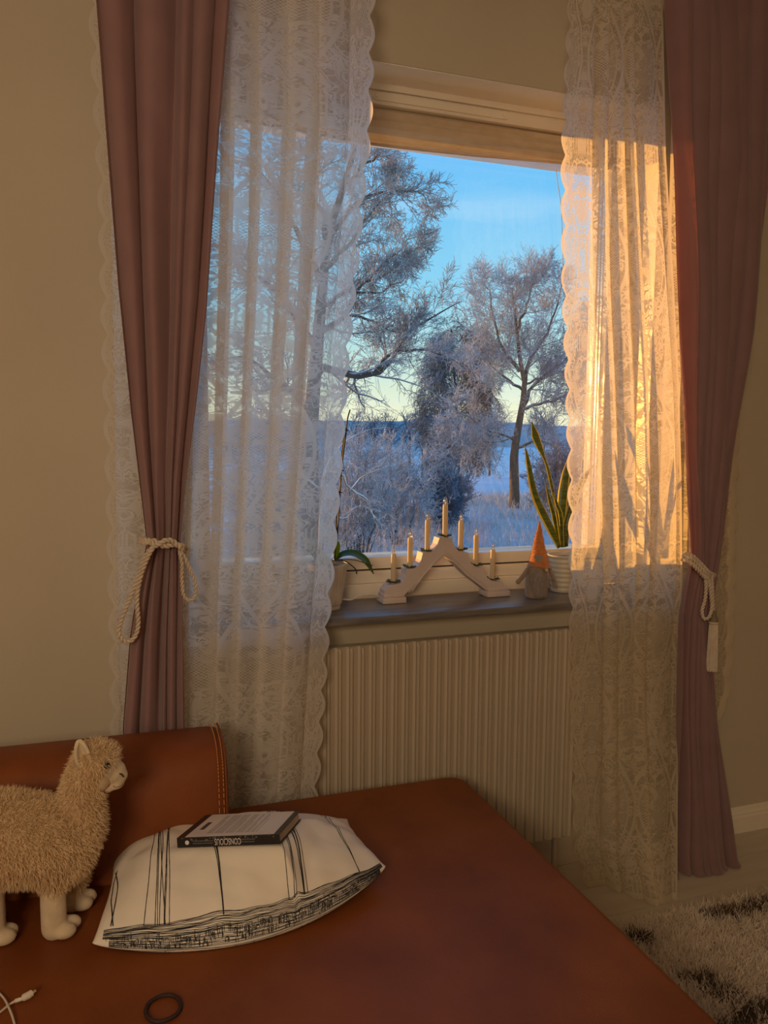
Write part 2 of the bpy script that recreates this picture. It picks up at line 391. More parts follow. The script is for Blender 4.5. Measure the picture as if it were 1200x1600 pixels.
obj('board_field', MB().box((.2, YB, -.004), (XR, -12*pw-.001, 0)), floor_m, fl, smooth=False)
obj('board_field', MB().box((XL, YB, -.004), (.199, -.0, 0)), floor_m, fl, smooth=False)
# baseboard with a stepped profile
bp_ = [(-.0, 0), (-.016, 0), (-.016, .055), (-.013, .062), (-.013, .068), (-.009, .074), (-.006, .084), (0, .088)]
tag(obj('baseboard_front', MB().prism(bp_, 1.64, XR, 0), white_m, smooth=False), 'cream stepped baseboard under the wall', kind='structure')
tag(obj('baseboard_left', MB().prism(bp_, XL, .2, 0), white_m, smooth=False), 'cream stepped baseboard left of the window', kind='structure')

# ------------------------------------------------------------------ window
win = thing('window_1', 'wide white framed window with frost trees outside', None, ((OX0+OX1)/2, .19, OZ0), kind='structure')
GX0, GX1, GZ0, GZ1 = .272, 1.546, .998, 2.222
def wpart(name, boxes, mt=None, bev=.0025):
    mb = MB()
    for lo, hi in boxes: mb.box(lo, hi, bev)
    return obj(name, mb, mt or white_m, win)
wpart('bottom_frame', [((OX0, .120, .880), (OX1, .30, .922))])
wpart('bottom_ledge', [((OX0, .134, .9225), (OX1, .30, .958))])
wpart('bottom_sash_rail', [((GX0-.055, .148, .9625), (GX1+.055, .25, GZ0))])
wpart('seal', [((GX0-.05, .152, .958), (GX1+.05, .24, .9625))], seal_m, 0)
wpart('reveal_lining', [((OX0, .001, OZ1-.004), (OX1, .124, OZ1-.0005))], None, 0)
for x0_, x1_ in ((OX0+.0002, OX0+.003), (OX1-.003, OX1-.0002)): wpart('reveal_lining', [((x0_, .001, .8795), (x1_, .124, OZ1-.0045))], None, 0)
wpart('top_frame', [((OX0, .125, 2.296), (OX1, .30, 2.352))])
wpart('top_ledge', [((OX0, .115, 2.332), (OX1, .124, 2.352))])
wpart('top_sash_rail', [((GX0-.055, .148, GZ1), (GX1+.055, .25, 2.290))])
for x0_, x1_, xs0, xs1 in ((OX0, .214, .2145, GX0), (1.603, OX1, GX1, 1.6025)):
    wpart('side_frame', [((x0_, .125, .9225), (x1_, .30, 2.296))])
    wpart('side_sash_rail', [((xs0, .140, .9625), (xs1, .168, 2.290)), ((xs0, .2105, .9625), (xs1, .25, 2.290))][:1])
    wpart('side_sash_back', [((xs0, .2105, .9625), (xs1, .25, 2.290))])
    # shiny spacer bars that show between the two panes
    for ys in (.1735, .190):
        sx0, sx1 = ((xs1-.012, xs1-.0005) if x0_ == OX0 else (xs0+.0005, xs0+.012))
        wpart('spacer_bar', [((sx0, ys, GZ0-.005), (sx1, ys+.013, GZ1+.005))], alu_m, .001)
obj('pane', MB().box((GX0-.01, .169, GZ0-.01), (GX1+.01, .1725, GZ1+.01)), pane_m, win, smooth=False)
obj('pane', MB().box((GX0-.01, .206, GZ0-.01), (GX1+.01, .2095, GZ1+.01)), pane_m, win, smooth=False)
# ventilation strip with its long rounded slider
va, vb = P(588, 160, .118), P(790, 187, .118)
vs = MB(); zc = 2.3155; h_ = .0105
poly = []
for k in range(13):
    t = PI/2+PI*k/12; poly.append((va[0]+h_*math.cos(t), zc+h_*math.sin(t)))
for k in range(13):
    t = -PI/2+PI*k/12; poly.append((vb[0]+h_*math.cos(t), zc+h_*math.sin(t)))
vs.prism([(x, z) for x, z in poly], .1185, .126, 1); vo = obj('vent_slider', vs, white_m, win, smooth=False)
for xx in (va[0]+.004, vb[0]-.004):
    b_ = MB(); b_.tube([(xx, .1183, zc), (xx, .1168, zc)], [.006, .0052], 16); obj('slider_cap', b_, white_m, vo)
# sill
sl = MB(); sl.box((OX0+.002, -.11, .8595), (OX1-.002, .119, .879), .003)
tag(obj('window_sill', sl, sill_m), 'dark grey wood-grain window sill across the window recess', 'window sill')
# blind: a folded, sagging fabric valance right under the frame
bl = thing('window_blind', 'cream fabric blind drawn up in soft sagging folds at the top of the window', 'blind', (.9, .12, 2.19))
xs = np.linspace(.222, 1.598, 60)
bot = np.interp(xs, [.22, .314, .729, 1.05, 1.344, 1.6], [2.206, 2.203, 2.184, 2.190, 2.203, 2.214])
prof = [(0, .0), (.012, .10), (.004, .22), (.014, .38), (.005, .52), (.016, .70), (.006, .80), (.017, .93), (.008, 1.0), (-.004, .96)]
V = np.zeros((len(prof), 60, 3))
for j, (dy, f) in enumerate(prof):
    topz = 2.294-.010*np.sin((xs-.22)/1.38*PI*2.2)*(j == 0)
    V[j, :, 0] = xs; V[j, :, 1] = .141-dy*(1+.25*np.sin(xs*7+j)); V[j, :, 2] = 2.292+(bot-2.292)*f+.002*np.sin(xs*9+j*2)*(0 < j < 9)
g_ = MB().grid(V); obj('folded_fabric', g_, blind_m, bl)
bb = MB(); bb.tube(np.stack([xs, np.full(60, .131), bot+.003], 1), .0035, 8); obj('bottom_rail', bb, blind_m, bl)
bc = MB(); bc.tube(smoothpath([P(868, 262, .125), P(872, 290, .12), P(877, 330, .11), P(880, 420, .10)], 16), .0012, 5); obj('pull_cord', bc, cable_m, bl)

# ------------------------------------------------------------------ radiator
rad = thing('radiator', 'cream ribbed panel radiator on the wall under the window sill', 'radiator', (.85, -.05, .147))
RP = .0322; x = .36; fin0 = None; nf = 0
def fin_mesh():
    mb = MB(); zb, zt = .147, .795
    prof = [(0, -.096), (.002, -.100), (.006, -.100), (.0085, -.092), (.024, -.087), (.0312, -.0905), (.0312, -.070), (0, -.070)]
    def sec(z, shr): return [(p[0], max(p[1], -.1+shr) if True else p[1], z) for p in prof]
    lv = [(zb, .010), (zb+.010, 0), (zt-.014, 0), (zt-.003, .006), (zt, .014)]
    n = len(prof); V = []; f = []
    for z, sh in lv: V += sec(z, sh)
    for k in range(len(lv)-1):
        for i in range(n): f.append((k*n+i, k*n+(i+1) % n, (k+1)*n+(i+1) % n, (k+1)*n+i))
    f += [tuple(range(n-1, -1, -1)), tuple(len(V)-n+i for i in range(n))]
    return mb.add(V, f)
xfin = P(513.4, 1050, -.1)[0]-RP*5-.003
k = 0
while xfin+k*RP < 1.31:
    if fin0 is None:
        mb = fin_mesh(); mb.v = [q+np.array([xfin, 0, 0]) for q in mb.v]; fin0 = obj('rib', mb, rad_m, rad, smooth=False)
    else:
        c = fin0.copy(); COL.objects.link(c); c.parent = rad; c.location = (k*RP, 0, 0)
    k += 1
XE = xfin+k*RP
obj('water_panel', MB().box((xfin-.004, -.0695, .152), (XE+.004, -.035, .790), .003), rad_m, rad)
for xx in (xfin+.15, XE-.15): obj('wall_bracket', MB().box((xx-.02, -.0345, .25), (xx+.02, -.0005, .70), .002), rad_m, rad)
pv = MB(); pv.tube([(XE-.03, -.05, .15), (XE-.03, -.05, .0)], .009, 12); obj('supply_pipe', pv, rad_m, rad)

# ------------------------------------------------------------------ fabrics
def spread(zs, tab): return np.array([ip(z, tab) for z in zs])
def pxtab(pts, y):   # pixel polyline -> (z, x) table on plane y
    out = []
    for px, py in pts:
        q = P(px, py, y); out.append((q[2], q[0]))
    return out
def lace_sheet(name, label, mat, zt, zb, Lt, Rt, yc, N, A, amp, ratio, sl, sr, seed, nu=420, nz=420, env=None, yfun=None, group=None):
    s = np.linspace(0, 1, nu)[None, :]; z = np.linspace(zt, zb, nz)[:, None]
    xl = np.interp(-z, [-a for a, _ in sorted(Lt, reverse=True)], [b for _, b in sorted(Lt, reverse=True)])
    xr = np.interp(-z, [-a for a, _ in sorted(Rt, reverse=True)], [b for _, b in sorted(Rt, reverse=True)])
    W_ = float(np.mean(xr-xl))*ratio
    e = np.ones_like(s) if env is None else np.interp(s, [a for a, _ in env], [b for _, b in env])
    wob = .10*np.sin(z*2.1+seed)+.05*np.sin(z*5.3+seed*2)
    ph = 2*PI*(N*s+.22*np.sin(2*PI*s*1.3+seed)+.12*np.sin(2*PI*s*3.1+seed*3))+wob*3*e
    rel = np.minimum(1, (zt-z)/.08+.15)
    X = xl+(xr-xl)*(s+A*e*np.sin(ph)/(2*PI*N))
    Y = yc-amp*e*rel*np.cos(ph)*(.75+.35*np.sin(s*17+seed))+.004*np.sin(z*3+s*9)
    if yfun is not None: Y = Y+yfun(s, z)
    dl = s*W_; dr = (1-s)*W_
    sc = lambda: np.abs(np.sin(PI*(z+.01*np.sin(z*7+seed))/.088))
    El = np.full_like(X, 1.0)
    if sl: X = X-.015*(sc()-.6)*np.exp(-dl/.05); El = np.minimum(El, dl+0*z)
    if sr: X = X+.015*(sc()-.6)*np.exp(-dr/.05); El = np.minimum(El, dr+0*z)
    El = np.minimum(El, (z-zb)*.6+0*s)
    if not sl: El = np.minimum(El, dl*1.6+0*z)
    if not sr: El = np.minimum(El, dr*1.6+0*z)
    V = np.stack([X, Y, z+0*s], 2); cl = np.stack([s*W_+0*z, z+0*s, El], 2)
    i, j = np.meshgrid(np.arange(nz-1), np.arange(nu-1), indexing='ij'); a = (i*nu+j).ravel()
    F_ = np.stack([a, a+1, a+nu+1, a+nu], 1)
    o = link_mesh(name, V.reshape(-1, 3), F_, mat, None, True, {'cloth': cl.reshape(-1, 3)})
    return tag(o, label, 'curtain', group)

lace1, lace2 = lace_material('lace_left', 0.0), lace_material('lace_right_sun_tint', 5.3, .42, .46, (.96, .90, .76))  # right lace: sunlit gold put into the colour of the same white cloth
YL = -.148
lr = pxtab([(584, 10), (580, 200), (570, 300), (556, 450), (545, 560), (536, 690), (524, 850), (515, 950), (505, 1100), (496, 1235)], YL); lr += [(.02, .50)]
llx = [(2.60, -.02), (1.9, -.002), (1.2, .0), (.02, -.006)]
lace_sheet('lace_curtain', 'long white lace curtain with scalloped edge, left of the window, behind the left pink curtain', lace1, 2.585, .02, llx, lr, YL, 8, 2.6, .021, 1.9, True, True, 1.3, 760, 420,
           env=[(0, .25), (.1, .8), (.8, 1.0), (.9, .6), (1, .08)])
rl = pxtab([(890, 5), (885, 100), (878, 250), (878, 450), (885, 650), (890, 850), (893, 1100), (897, 1250), (899, 1330)], YL)+[(.004, 1.345)]
rr = pxtab([(1034, 20), (1040, 240), (1054, 450), (1062, 600), (1065, 750), (1065, 900), (1060, 1000)], YL)
for py_ in (1080, 1150, 1220, 1290, 1340, 1380, 1402):
    yy_ = YL
    for _ in range(12): zz_ = P(1058, py_, yy_)[2]; yy_ = YL-max(0, (.62-zz_)/.62)**1.5*.135
    rr.append((zz_, P(1058, py_, yy_)[0]))
def flare(s, z): return -np.clip((.62-z)/.62, 0, 1)**1.5*.135*np.clip((s-.25)/.4, 0, 1)
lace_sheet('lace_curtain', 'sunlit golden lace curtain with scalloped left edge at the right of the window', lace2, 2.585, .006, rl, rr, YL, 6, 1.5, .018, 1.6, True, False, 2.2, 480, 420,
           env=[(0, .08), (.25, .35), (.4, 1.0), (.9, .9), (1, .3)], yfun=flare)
r2l = [(2.585, 1.60), (.01, 1.62)]
r2r = pxtab([(1160, 500), (1152, 700), (1148, 850), (1146, 1000), (1140, 1090)], -.09)+[(2.585, 1.86), (.3, 1.78), (.01, 1.78)]
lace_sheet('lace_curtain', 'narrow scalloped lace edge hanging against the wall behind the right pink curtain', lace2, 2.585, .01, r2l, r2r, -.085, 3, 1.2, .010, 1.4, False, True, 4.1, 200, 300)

def drape(name, label, zt, zb, Lt, Rt, yt, at_, N, A, seed, nu=260, nz=150, flat=0):
    s = np.linspace(0, 1, nu)[None, :]; z = np.linspace(zt, zb, nz)[:, None]
    f = lambda T: np.interp(z, [a for a, _ in sorted(T)], [b for _, b in sorted(T)])
    xl, xr, yc, am = f(Lt), f(Rt), f(yt), f(at_)
    ph = 2*PI*(N*s+.30*np.sin(2*PI*s*1.1+seed)+.10*np.sin(2*PI*s*2.7+seed*2))+.35*np.sin(z*1.7+seed)+.25*np.sin(z*3.1+s*6)
    g = .55+.45*np.sin(s*13+seed)*np.cos(s*5)
    if flat: g = g*np.interp(s, [0, flat, flat+.06, 1], [.15, .25, 1.3, 1.3])
    X = xl+(xr-xl)*(s+A*g*np.sin(ph)/(2*PI*N)*np.clip(np.minimum(s, 1-s)*12, 0, 1))
    shp = np.cos(ph)+.10*np.cos(2*ph+seed)
    Y = yc-am*shp*(.6+.4*g)+.006*np.sin(z*8+s*11)
    # small gather wrinkles fan out above and below the tie
    zt_ = [a for a, b in sorted(Lt)]
    Y = Y+.004*np.sin(ph*2.5+1)*np.exp(-((z-1.08)/.22)**2)
    V = np.stack([X, Y, z+0*s], 2)
    i, j = np.meshgrid(np.arange(nz-1), np.arange(nu-1), indexing='ij'); a = (i*nu+j).ravel()
    o = link_mesh(name, V.reshape(-1, 3), np.stack([a, a+1, a+nu+1, a+nu], 1), pink_m, None, True)
    if flat:   # the cloth doubles back on itself behind the gathered part
        i0 = int(nu*(flat+.02)); V2 = V[:, i0:].copy(); V2[..., 1] += .012; n2 = V2.shape[1]
        ii, jj = np.meshgrid(np.arange(nz-1), np.arange(n2-1), indexing='ij'); a2 = (ii*n2+jj).ravel()
        link_mesh('back_fold', V2.reshape(-1, 3), np.stack([a2, a2+1, a2+n2+1, a2+n2], 1), pinkb_m, o, True)
    return tag(o, label, 'curtain', 'pink side curtains')
YP = -.200
pl_l = pxtab([(149, -20), (150, 0), (165, 200), (185, 450), (205, 650), (226, 820), (229, 850), (215, 920), (203, 1000), (192, 1135)], YP)+[(2.6, .0), (.02, .02)]
pl_r = pxtab([(361, -20), (358, 0), (350, 100), (335, 300), (322, 480), (305, 640), (291, 750), (284, 830), (282, 850), (284, 900), (286, 1000), (288, 1130)], YP)+[(2.6, .31), (.02, .17)]
drape('velvet_curtain', 'dusty pink velvet curtain tied back with a rope, left of the window', 2.60, .02, pl_l, pl_r,
      [(2.6, -.202), (1.1, -.204), (.7, -.206), (0, -.206)], [(2.6, .024), (1.5, .022), (1.10, .016), (.9, .022), (.0, .024)], 5, 2.0, .6)
pr_l = pxtab([(1032, -20), (1035, 0), (1045, 240), (1057, 450), (1063, 600), (1068, 720), (1080, 860), (1082, 880), (1068, 960), (1062, 1100), (1058, 1345)], YP)+[(2.62, 1.45), (.006, 1.64)]
pr_r = pxtab([(1215, 0), (1208, 250), (1196, 380), (1180, 520), (1158, 660), (1140, 780), (1124, 880), (1116, 930), (1118, 1020), (1130, 1150), (1145, 1250), (1160, 1345)], YP)+[(2.62, 1.86), (.006, 1.90)]
drape('velvet_curtain', 'dusty pink velvet curtain glowing red at its sunlit edge, right of the window', 2.615, .006, pr_l, pr_r,
      [(2.6, -.20), (1.1, -.195), (.0, -.175)], [(2.6, .022), (1.5, .026), (1.0, .020), (.6, .032), (0, .040)], 7, 3.2, 3.4, flat=.22)
# curtain rod with lace header frill
rod = thing('curtain_rod', 'dark metal curtain rod above the window', 'curtain rod', (.95, -.165, 2.58))
obj('pole', MB().tube([(-.35, -.165, 2.60), (2.25, -.165, 2.60)], .011, 14), rodm, rod)
for xx in (-.36, 2.26): obj('finial', MB().ball((xx, -.165, 2.60), .022), rodm, rod)
for xx in (-.25, .93, 2.15):
    obj('bracket', MB().tube([(xx, -.165, 2.60), (xx, -.10, 2.62), (xx, -.002, 2.62)], .007, 8), rodm, rod)

def rope(mb, pts, r=.0062, n=140, twist=290, strands=2):
    n = int(n*2.2); p = smoothpath(pts, n); t = np.gradient(p, axis=0); L_ = np.linalg.norm(t, axis=1); arc = np.concatenate([[0], np.cumsum(np.linalg.norm(np.diff(p, axis=0), axis=1))])
    t /= L_[:, None]; n0 = np.cross(t[0], [.3, 1, .2]); fr = []
    for k_ in range(n):
        n0 = n0-t[k_]*np.dot(n0, t[k_]); n0 /= np.linalg.norm(n0); fr.append(n0)
    fr = np.array(fr); bn = np.cross(t, fr)
    for q in range(strands):
        a = arc*twist+q*2*PI/strands
        mb.tube(p+.52*r*(fr*np.cos(a)[:, None]+bn*np.sin(a)[:, None]), r*.58, 7)
    return mb
tb = thing('tieback_rope', 'cream twisted rope tieback with two hanging loops around the left pink curtain', 'tieback', P(255, 850, -.235), 'rope tiebacks')
yf = -.243
obj('wrapped_cord', rope(MB(), [P(222, 842, -.20), P(228, 848, yf), P(240, 845, yf-.004), P(256, 853, yf-.006), P(272, 851, yf-.004), P(284, 853, yf), P(290, 858, -.20)], .0062, 120), rope_m, tb)
obj('wrapped_cord', rope(MB(), [P(220, 847, -.20), P(230, 843, yf), P(243, 852, yf-.010), P(258, 845, yf-.010), P(270, 846, yf-.008), P(283, 858, yf), P(288, 864, -.205)], .0062, 120), rope_m, tb)
obj('left_loop', rope(MB(), [P(243, 851, yf-.004), P(229, 866, yf), P(218, 895, yf), P(205, 930, yf), P(190, 968, yf+.003), P(186, 990, yf), P(197, 1003, yf), P(210, 996, yf), P(216, 975, yf), P(214, 935, yf-.002), P(220, 900, yf-.004), P(232, 868, yf-.006), P(242, 852, yf-.008)], .0052, 260), rope_m, tb)
obj('right_loop', rope(MB(), [P(281, 856, yf), P(290, 875, -.235), P(300, 897, -.235), P(306, 915, -.235), P(304, 932, -.235), P(296, 938, -.235), P(287, 930, -.235), P(284, 905, -.24), P(284, 880, yf), P(280, 860, yf)], .0042, 160), rope_m, tb)
tr_ = thing('tieback_rope', 'cream twisted rope tieback with a hanging tassel on the right pink curtain', 'tieback', P(1095, 900, -.24), 'rope tiebacks')
for dx, dy, dd in ((0, 0, 0), (-2, 6, -.006), (3, -3, .004)):
    obj('wrapped_cord', rope(MB(), [P(1068+dx, 868+dy, -.20), P(1078+dx, 871+dy, yf+dd), P(1092+dx, 884+dy, yf-.008+dd), P(1104+dx, 897+dy, yf-.004+dd), P(1114+dx, 902+dy, -.215+dd)], .0058, 90), rope_m, tr_)
obj('hanging_loop', rope(MB(), [P(1100, 892, yf-.006), P(1103, 912, -.25), P(1102, 935, -.25), P(1097, 955, -.25), P(1100, 967, -.25), P(1108, 964, -.25), P(1112, 948, -.25), P(1110, 925, -.25), P(1105, 896, yf-.004)], .0050, 150), rope_m, tr_)
obj('tassel_cord', rope(MB(), [P(1112, 899, -.236), P(1113, 920, -.238), P(1114, 945, -.235), P(1115, 955, -.235)], .0048, 60), rope_m, tr_)
tb_ = P(1116, 1046, -.225); tt = P(1116, 954, -.225)
tas = MB(); tas.lathe((tt[0], -.225, tt[2]-.036), [(.013, 0), (.0125, .006), (.009, .018), (.006, .030), (.004, .037)], 18); obj('tassel_head', tas, olive_m, tr_)
sk = MB()
for k_ in range(90):
    a = k_*2.399; rr_ = math.sqrt((k_+.5)/90)
    x0_, y0_ = tt[0]+.012*rr_*math.cos(a), -.225+.012*rr_*math.sin(a); x1_, y1_ = tt[0]+.0165*rr_*math.cos(a), -.225+.0165*rr_*math.sin(a)
    sk.tube([(x0_, y0_, tt[2]-.036), ((x0_+x1_)/2+.0006*math.sin(k_), (y0_+y1_)/2, (tt[2]+tb_[2])/2), (x1_, y1_, tb_[2]+.004*math.sin(k_*1.7))], .0017, 4)
obj('tassel_skirt', sk, rope_m, tr_)['kind'] = 'stuff'
obj('tassel_collar', MB().lathe((tt[0], -.225, tt[2]-.040), [(.0135, 0), (.0155, .002), (.0155, .005), (.0135, .007)], 20), rope_m, tr_)

# ------------------------------------------------------------------ sofa
SZ = .44
sofa = thing('sofa', 'large cognac brown leather sofa with an open chaise end in the foreground', 'sofa', (0, -1.3, 0))
def rounded_slab(x0, x1, y0, y1, z0, z1, r, re, seg=8, crown=0.0):
    # rounded rectangle plan (corner radius r), rolled top edge re
    loop = []
    for cx, cy, a0, qx, qy in ((x1-r, y1-r, 0, 1, 1), (x0+r, y1-r, 90, -1, 1), (x0+r, y0+r, 180, -1, -1), (x1-r, y0+r, 270, 1, -1)):
        for k in range(seg+1):
            a = math.radians(a0+90*k/seg); loop.append((cx, cy, math.cos(a), math.sin(a), qx, qy))
    n = len(loop); V = []; f = []; lev = [(z0, 0.)]+[(z1-re+re*math.sin(t), re*(1-math.cos(t))) for t in np.linspace(0, PI/2, 7)]
    for z, ins in lev:
        for cx, cy, c, s_, qx, qy in loop:
            q = max(r-ins, 0.001); ex = max(ins-r+.001, 0); V.append((cx-qx*ex+c*q, cy-qy*ex+s_*q, z))
    for k in range(len(lev)-1):
        for i in range(n): f.append((k*n+i, k*n+(i+1) % n, (k+1)*n+(i+1) % n, (k+1)*n+i))
    f += [tuple(range(n-1, -1, -1)), tuple(len(V)-n+i for i in range(n))]
    return MB().add(V, f)
obj('seat_cushion', rounded_slab(-1.6, .906, -2.55, -.176, .24, SZ, .055, .022), leather_m, sofa)
obj('base', MB().box((-1.58, -2.53, .07), (.886, -.19, .2395), .01), base_m, sofa)
for x, y in ((.82, -.26), (.82, -2.45), (-1.5, -.26), (-1.5, -2.45)):
    obj('leg', MB().lathe((x, y, 0), [(.018, 0), (.022, .07)], 14), base_m, sofa)
# backrest: leaning, rolled top, ends at x = .24
XB = .236
prof = [(-.243, SZ+.001), (-.243, .60), (-.245, .655), (-.256, .682), (-.285, .694), (-.33, .697), (-.375, .692), (-.405, .676), (-.425, .645), (-.437, .58), (-.452, SZ+.001)]
n = len(prof); V = []; xs = [-1.6]+list(np.linspace(-1.5, XB-.03, 12))+[XB-.018, XB-.008, XB-.002, XB]
cy_, cz_ = -.34, .57
for x in xs:
    sh = 1.0 if x < XB-.02 else {XB-.018: .985, XB-.008: .955, XB-.002: .91, XB: .86}.get(x, 1)
    for y, z in prof:
        zz = z if z < SZ+.01 else cz_+(z-cz_)*(1-(1-sh)*.8)
        V.append((x, cy_+(y-cy_)*sh, zz-.004*math.sin(x*3) if z > .5 else zz))
f = [(k*n+i, (k+1)*n+i, (k+1)*n+(i+1) % n, k*n+(i+1) % n) for k in range(len(xs)-1) for i in range(n)]
f += [tuple(range(n)), tuple(len(V)-1-i for i in range(n))]
bk = obj('backrest', MB().add(V, f), leather_m, sofa)
st = MB()
path = smoothpath([(XB-.012, y, z) for y, z in [(-.4525, .45), (-.4385, .58), (-.427, .645), (-.407, .677), (-.376, .6935), (-.33, .6985), (-.285, .6955)]], 120)
for k in range(0, 118, 3):
    st.tube(path[k:k+3]+np.array([0, -.0008, .0008]), .0011, 5); st.tube(path[k:k+3]+np.array([-.010, -.0010, .0012]), .0011, 5)
obj('edge_stitching', st, stitch_m, bk)['kind'] = 'stuff'
wl_ = MB(); wl_.tube(path+np.array([.006, -.0012, .0006]), .0022, 8); obj('edge_piping', wl_, leather_m, bk)

# ------------------------------------------------------------------ pillow
bFL, bFR, bBR, bBL = [np.array(q) for q in ((.116, -.561, .575), (.299, -.653, .601), (.368, -.542, .582), (.186, -.435, .554))]   # top corners of the book
BKC = (bFL+bFR+bBR+bBL)/4; _bx = (bFR-bFL+bBR-bBL)/2; _by = (bBL-bFL+bBR-bFR)/2; _bn = np.cross(_bx, _by); _bn /= _bn[2]
FL, FR, BR, BL = [np.array(q) for q in ((-.042, -.662, .455), (.522, -.640, .487), (.512, -.40, .475), (-.006, -.36, .485))]
def pil(u, v, side):   # u left-right, v front-back, side +1 top / -1 underside
    u = np.asarray(u, float); v = np.asarray(v, float)
    b = (FL*(1-u)[..., None]+FR*u[..., None])*(1-v)[..., None]+(BL*(1-u)[..., None]+BR*u[..., None])*v[..., None]
    su, sv_ = np.sin(PI*u), np.sin(PI*v)
    su = np.clip(su, 0, 1); sv_ = np.clip(sv_, 0, 1)
    b[..., 1] -= .085*su**.8*(1-v)**1.6           # front edge slumps forward
    b[..., 1] += .03*su*v**2
    b[..., 0] += .016*sv_*np.where(u < .5, 1, -1)*(np.abs(2*u-1))**3
    b[..., 2] -= (.012+.014*u)*su**.7*(1-v)
    pu, pv_ = su**.50, np.where(v < .42, np.sin(PI/2*np.clip(v/.42, 0, 1))**.50, np.sin(PI/2*np.clip((1-v)/.58, 0, 1))**.75)
    hgt = pu*pv_
    wr = .008*np.sin(u*33+3*np.sin(v*5))*np.exp(-u*7)*sv_+.003*np.sin(u*21+v*6)*np.sin(v*11+u*4)+.0035*np.sin((u*1.0+v*.7)*31)*np.exp(-((u-.08)**2+(v-.45)**2)/.02)
    wr = wr+.0022*np.sin(u*52+9*v)*np.exp(-(v/.25)**2)+.003*np.sin(v*30+u*9)*np.exp(-((u-.93)/.1)**2)
    wr = wr-.010*np.exp(-((u-.63)/.02)**2)*np.exp(-(v/.10)**2)
    wr = wr+.0050*(np.abs(np.sin(u*9+v*13+1.7*np.sin(v*7)))-.5)*su+.003*(np.abs(np.sin(u*17-v*9+2*np.sin(v*5+u*4)))-.5)*su
    if side > 0:
        b[..., 2] += .112*hgt*(1-.12*(u-.5))*(1-.13*v)+wr*hgt**.5
        r_ = b[..., :2]-BKC[:2]; M_ = np.linalg.inv(np.array([_bx[:2], _by[:2]]).T); q_ = r_ @ M_.T
        w_ = np.clip((.78-np.maximum(np.abs(q_[..., 0]), np.abs(q_[..., 1])*.96))/.30, 0, 1); w_ = w_*w_*(3-2*w_)
        pl_ = BKC[2]-.0200-(r_[..., 0]*_bn[0]+r_[..., 1]*_bn[1]); b[..., 2] = np.where(b[..., 2] > pl_, b[..., 2]*(1-w_)+pl_*w_, b[..., 2]*(1-.92*w_)+pl_*.92*w_)
    else: b[..., 2] = np.maximum(b[..., 2]-.055*hgt, SZ+.0015+0*b[..., 2])
    return b
nu, nv = 150, 90
us, vs_ = np.meshgrid(np.linspace(0, 1, nu), (1-np.cos(np.linspace(0, PI, nv)))/2, indexing='ij')
T = pil(us, vs_, 1); B = pil(us, vs_, -1)
pb = MB().grid(T[:, ::-1]); pb.grid(B)
# weld rim by merging doubles
V_ = pb.verts(); bm = bmesh.new(); me_ = bpy.data.meshes.new('t'); me_.from_pydata(V_.tolist(), [], pb.f); bm.from_mesh(me_)
bmesh.ops.remove_doubles(bm, verts=bm.verts, dist=.0004); bmesh.ops.recalc_face_normals(bm, faces=bm.faces); bm.verts.index_update()
pb = MB().add([tuple(q.co) for q in bm.verts], [tuple(q.index for q in f.verts) for f in bm.faces]); bm.free()
pil_t = thing('cushion', 'plump white cushion printed with thin black hand-drawn lines and a city strip', 'cushion', (.25, -.52, SZ+.001))
link_mesh('cushion_cover', pb.verts(), pb.f, pillow_m, pil_t)
def ink(mb, uv, w, side=1, off=.0009):
    """flat hand-drawn stroke lying on the cushion: uv list, width in m"""
    uv = np.array(uv, float); uv = np.clip(uv, .00004, .999)
    n_ = max(6, int(np.sum(np.linalg.norm(np.diff(uv*[.56, .33], axis=0), axis=1))/.006)+2)
    p2 = smoothpath(np.c_[uv, np.zeros(len(uv))], n_)[:, :2]; p2 = np.clip(p2, .00004, .999)
    c = pil(p2[:, 0], p2[:, 1], side); e = .0005
    du = pil(np.clip(p2[:, 0]+e, 0, 1), p2[:, 1], side)-pil(np.clip(p2[:, 0]-e, 0, 1), p2[:, 1], side)
    dv = pil(p2[:, 0], np.clip(p2[:, 1]+e, 0, 1), side)-pil(p2[:, 0], np.clip(p2[:, 1]-e, 0, 1), side)
    nn = np.cross(du, dv); nn /= np.linalg.norm(nn, axis=1)[:, None]+1e-12
    if side < 0: nn = -nn
    t = np.gradient(c, axis=0); t /= np.linalg.norm(t, axis=1)[:, None]+1e-12
    bn = np.cross(t, nn); bn /= np.linalg.norm(bn, axis=1)[:, None]+1e-12
    ww = w*(.8+.4*np.random.default_rng(len(mb.v)).random(n_))[:, None]
    q = np.stack([c+nn*off+bn*ww/2, c+nn*off-bn*ww/2], 1); mb.grid(q)
lines = MB(); rg = np.random.default_rng(3)
def vline(u0, u1, v0, v1, w, bow=.006):
    k = np.linspace(0, 1, 6); ink(lines, np.c_[u0+(u1-u0)*k+bow*np.sin(PI*k)*rg.normal()+rg.normal(0, .0015, 6), v0+(v1-v0)*k], w)
VB = .048
for uu, spread_, cnt in ((.205, .075, 8), (.655, .085, 10)):
    for q in range(cnt):
        k_ = q/(cnt-1)-.5; a, b = uu+k_*spread_+.006*rg.normal(), uu+k_*spread_*.75+.009*rg.normal()
        vline(a, b, .97, VB*.9, .0013, .007)
for a, b in ((.372, .398), (.380, .398), (.376, .399)): vline(a, b, .97, VB-.01, .0016, .016)
for a, b in ((.88, .885), (.862, .889)): vline(a, b, .97, VB, .0015, .016)
for a in (.02, .027): vline(a, a+.03, .5, .06, .0022, .01)
tv = lambda t: VB*np.clip(t, 0, 1)**2
for q in range(15):       # the long strokes above the city strip
    t_ = 1-.034*q; k = np.linspace(.03, .985, 22)
    ink(lines, np.c_[k, tv(t_+.02*np.sin(k*19+q)+.010*rg.normal(0, 1, 22))], .0010)
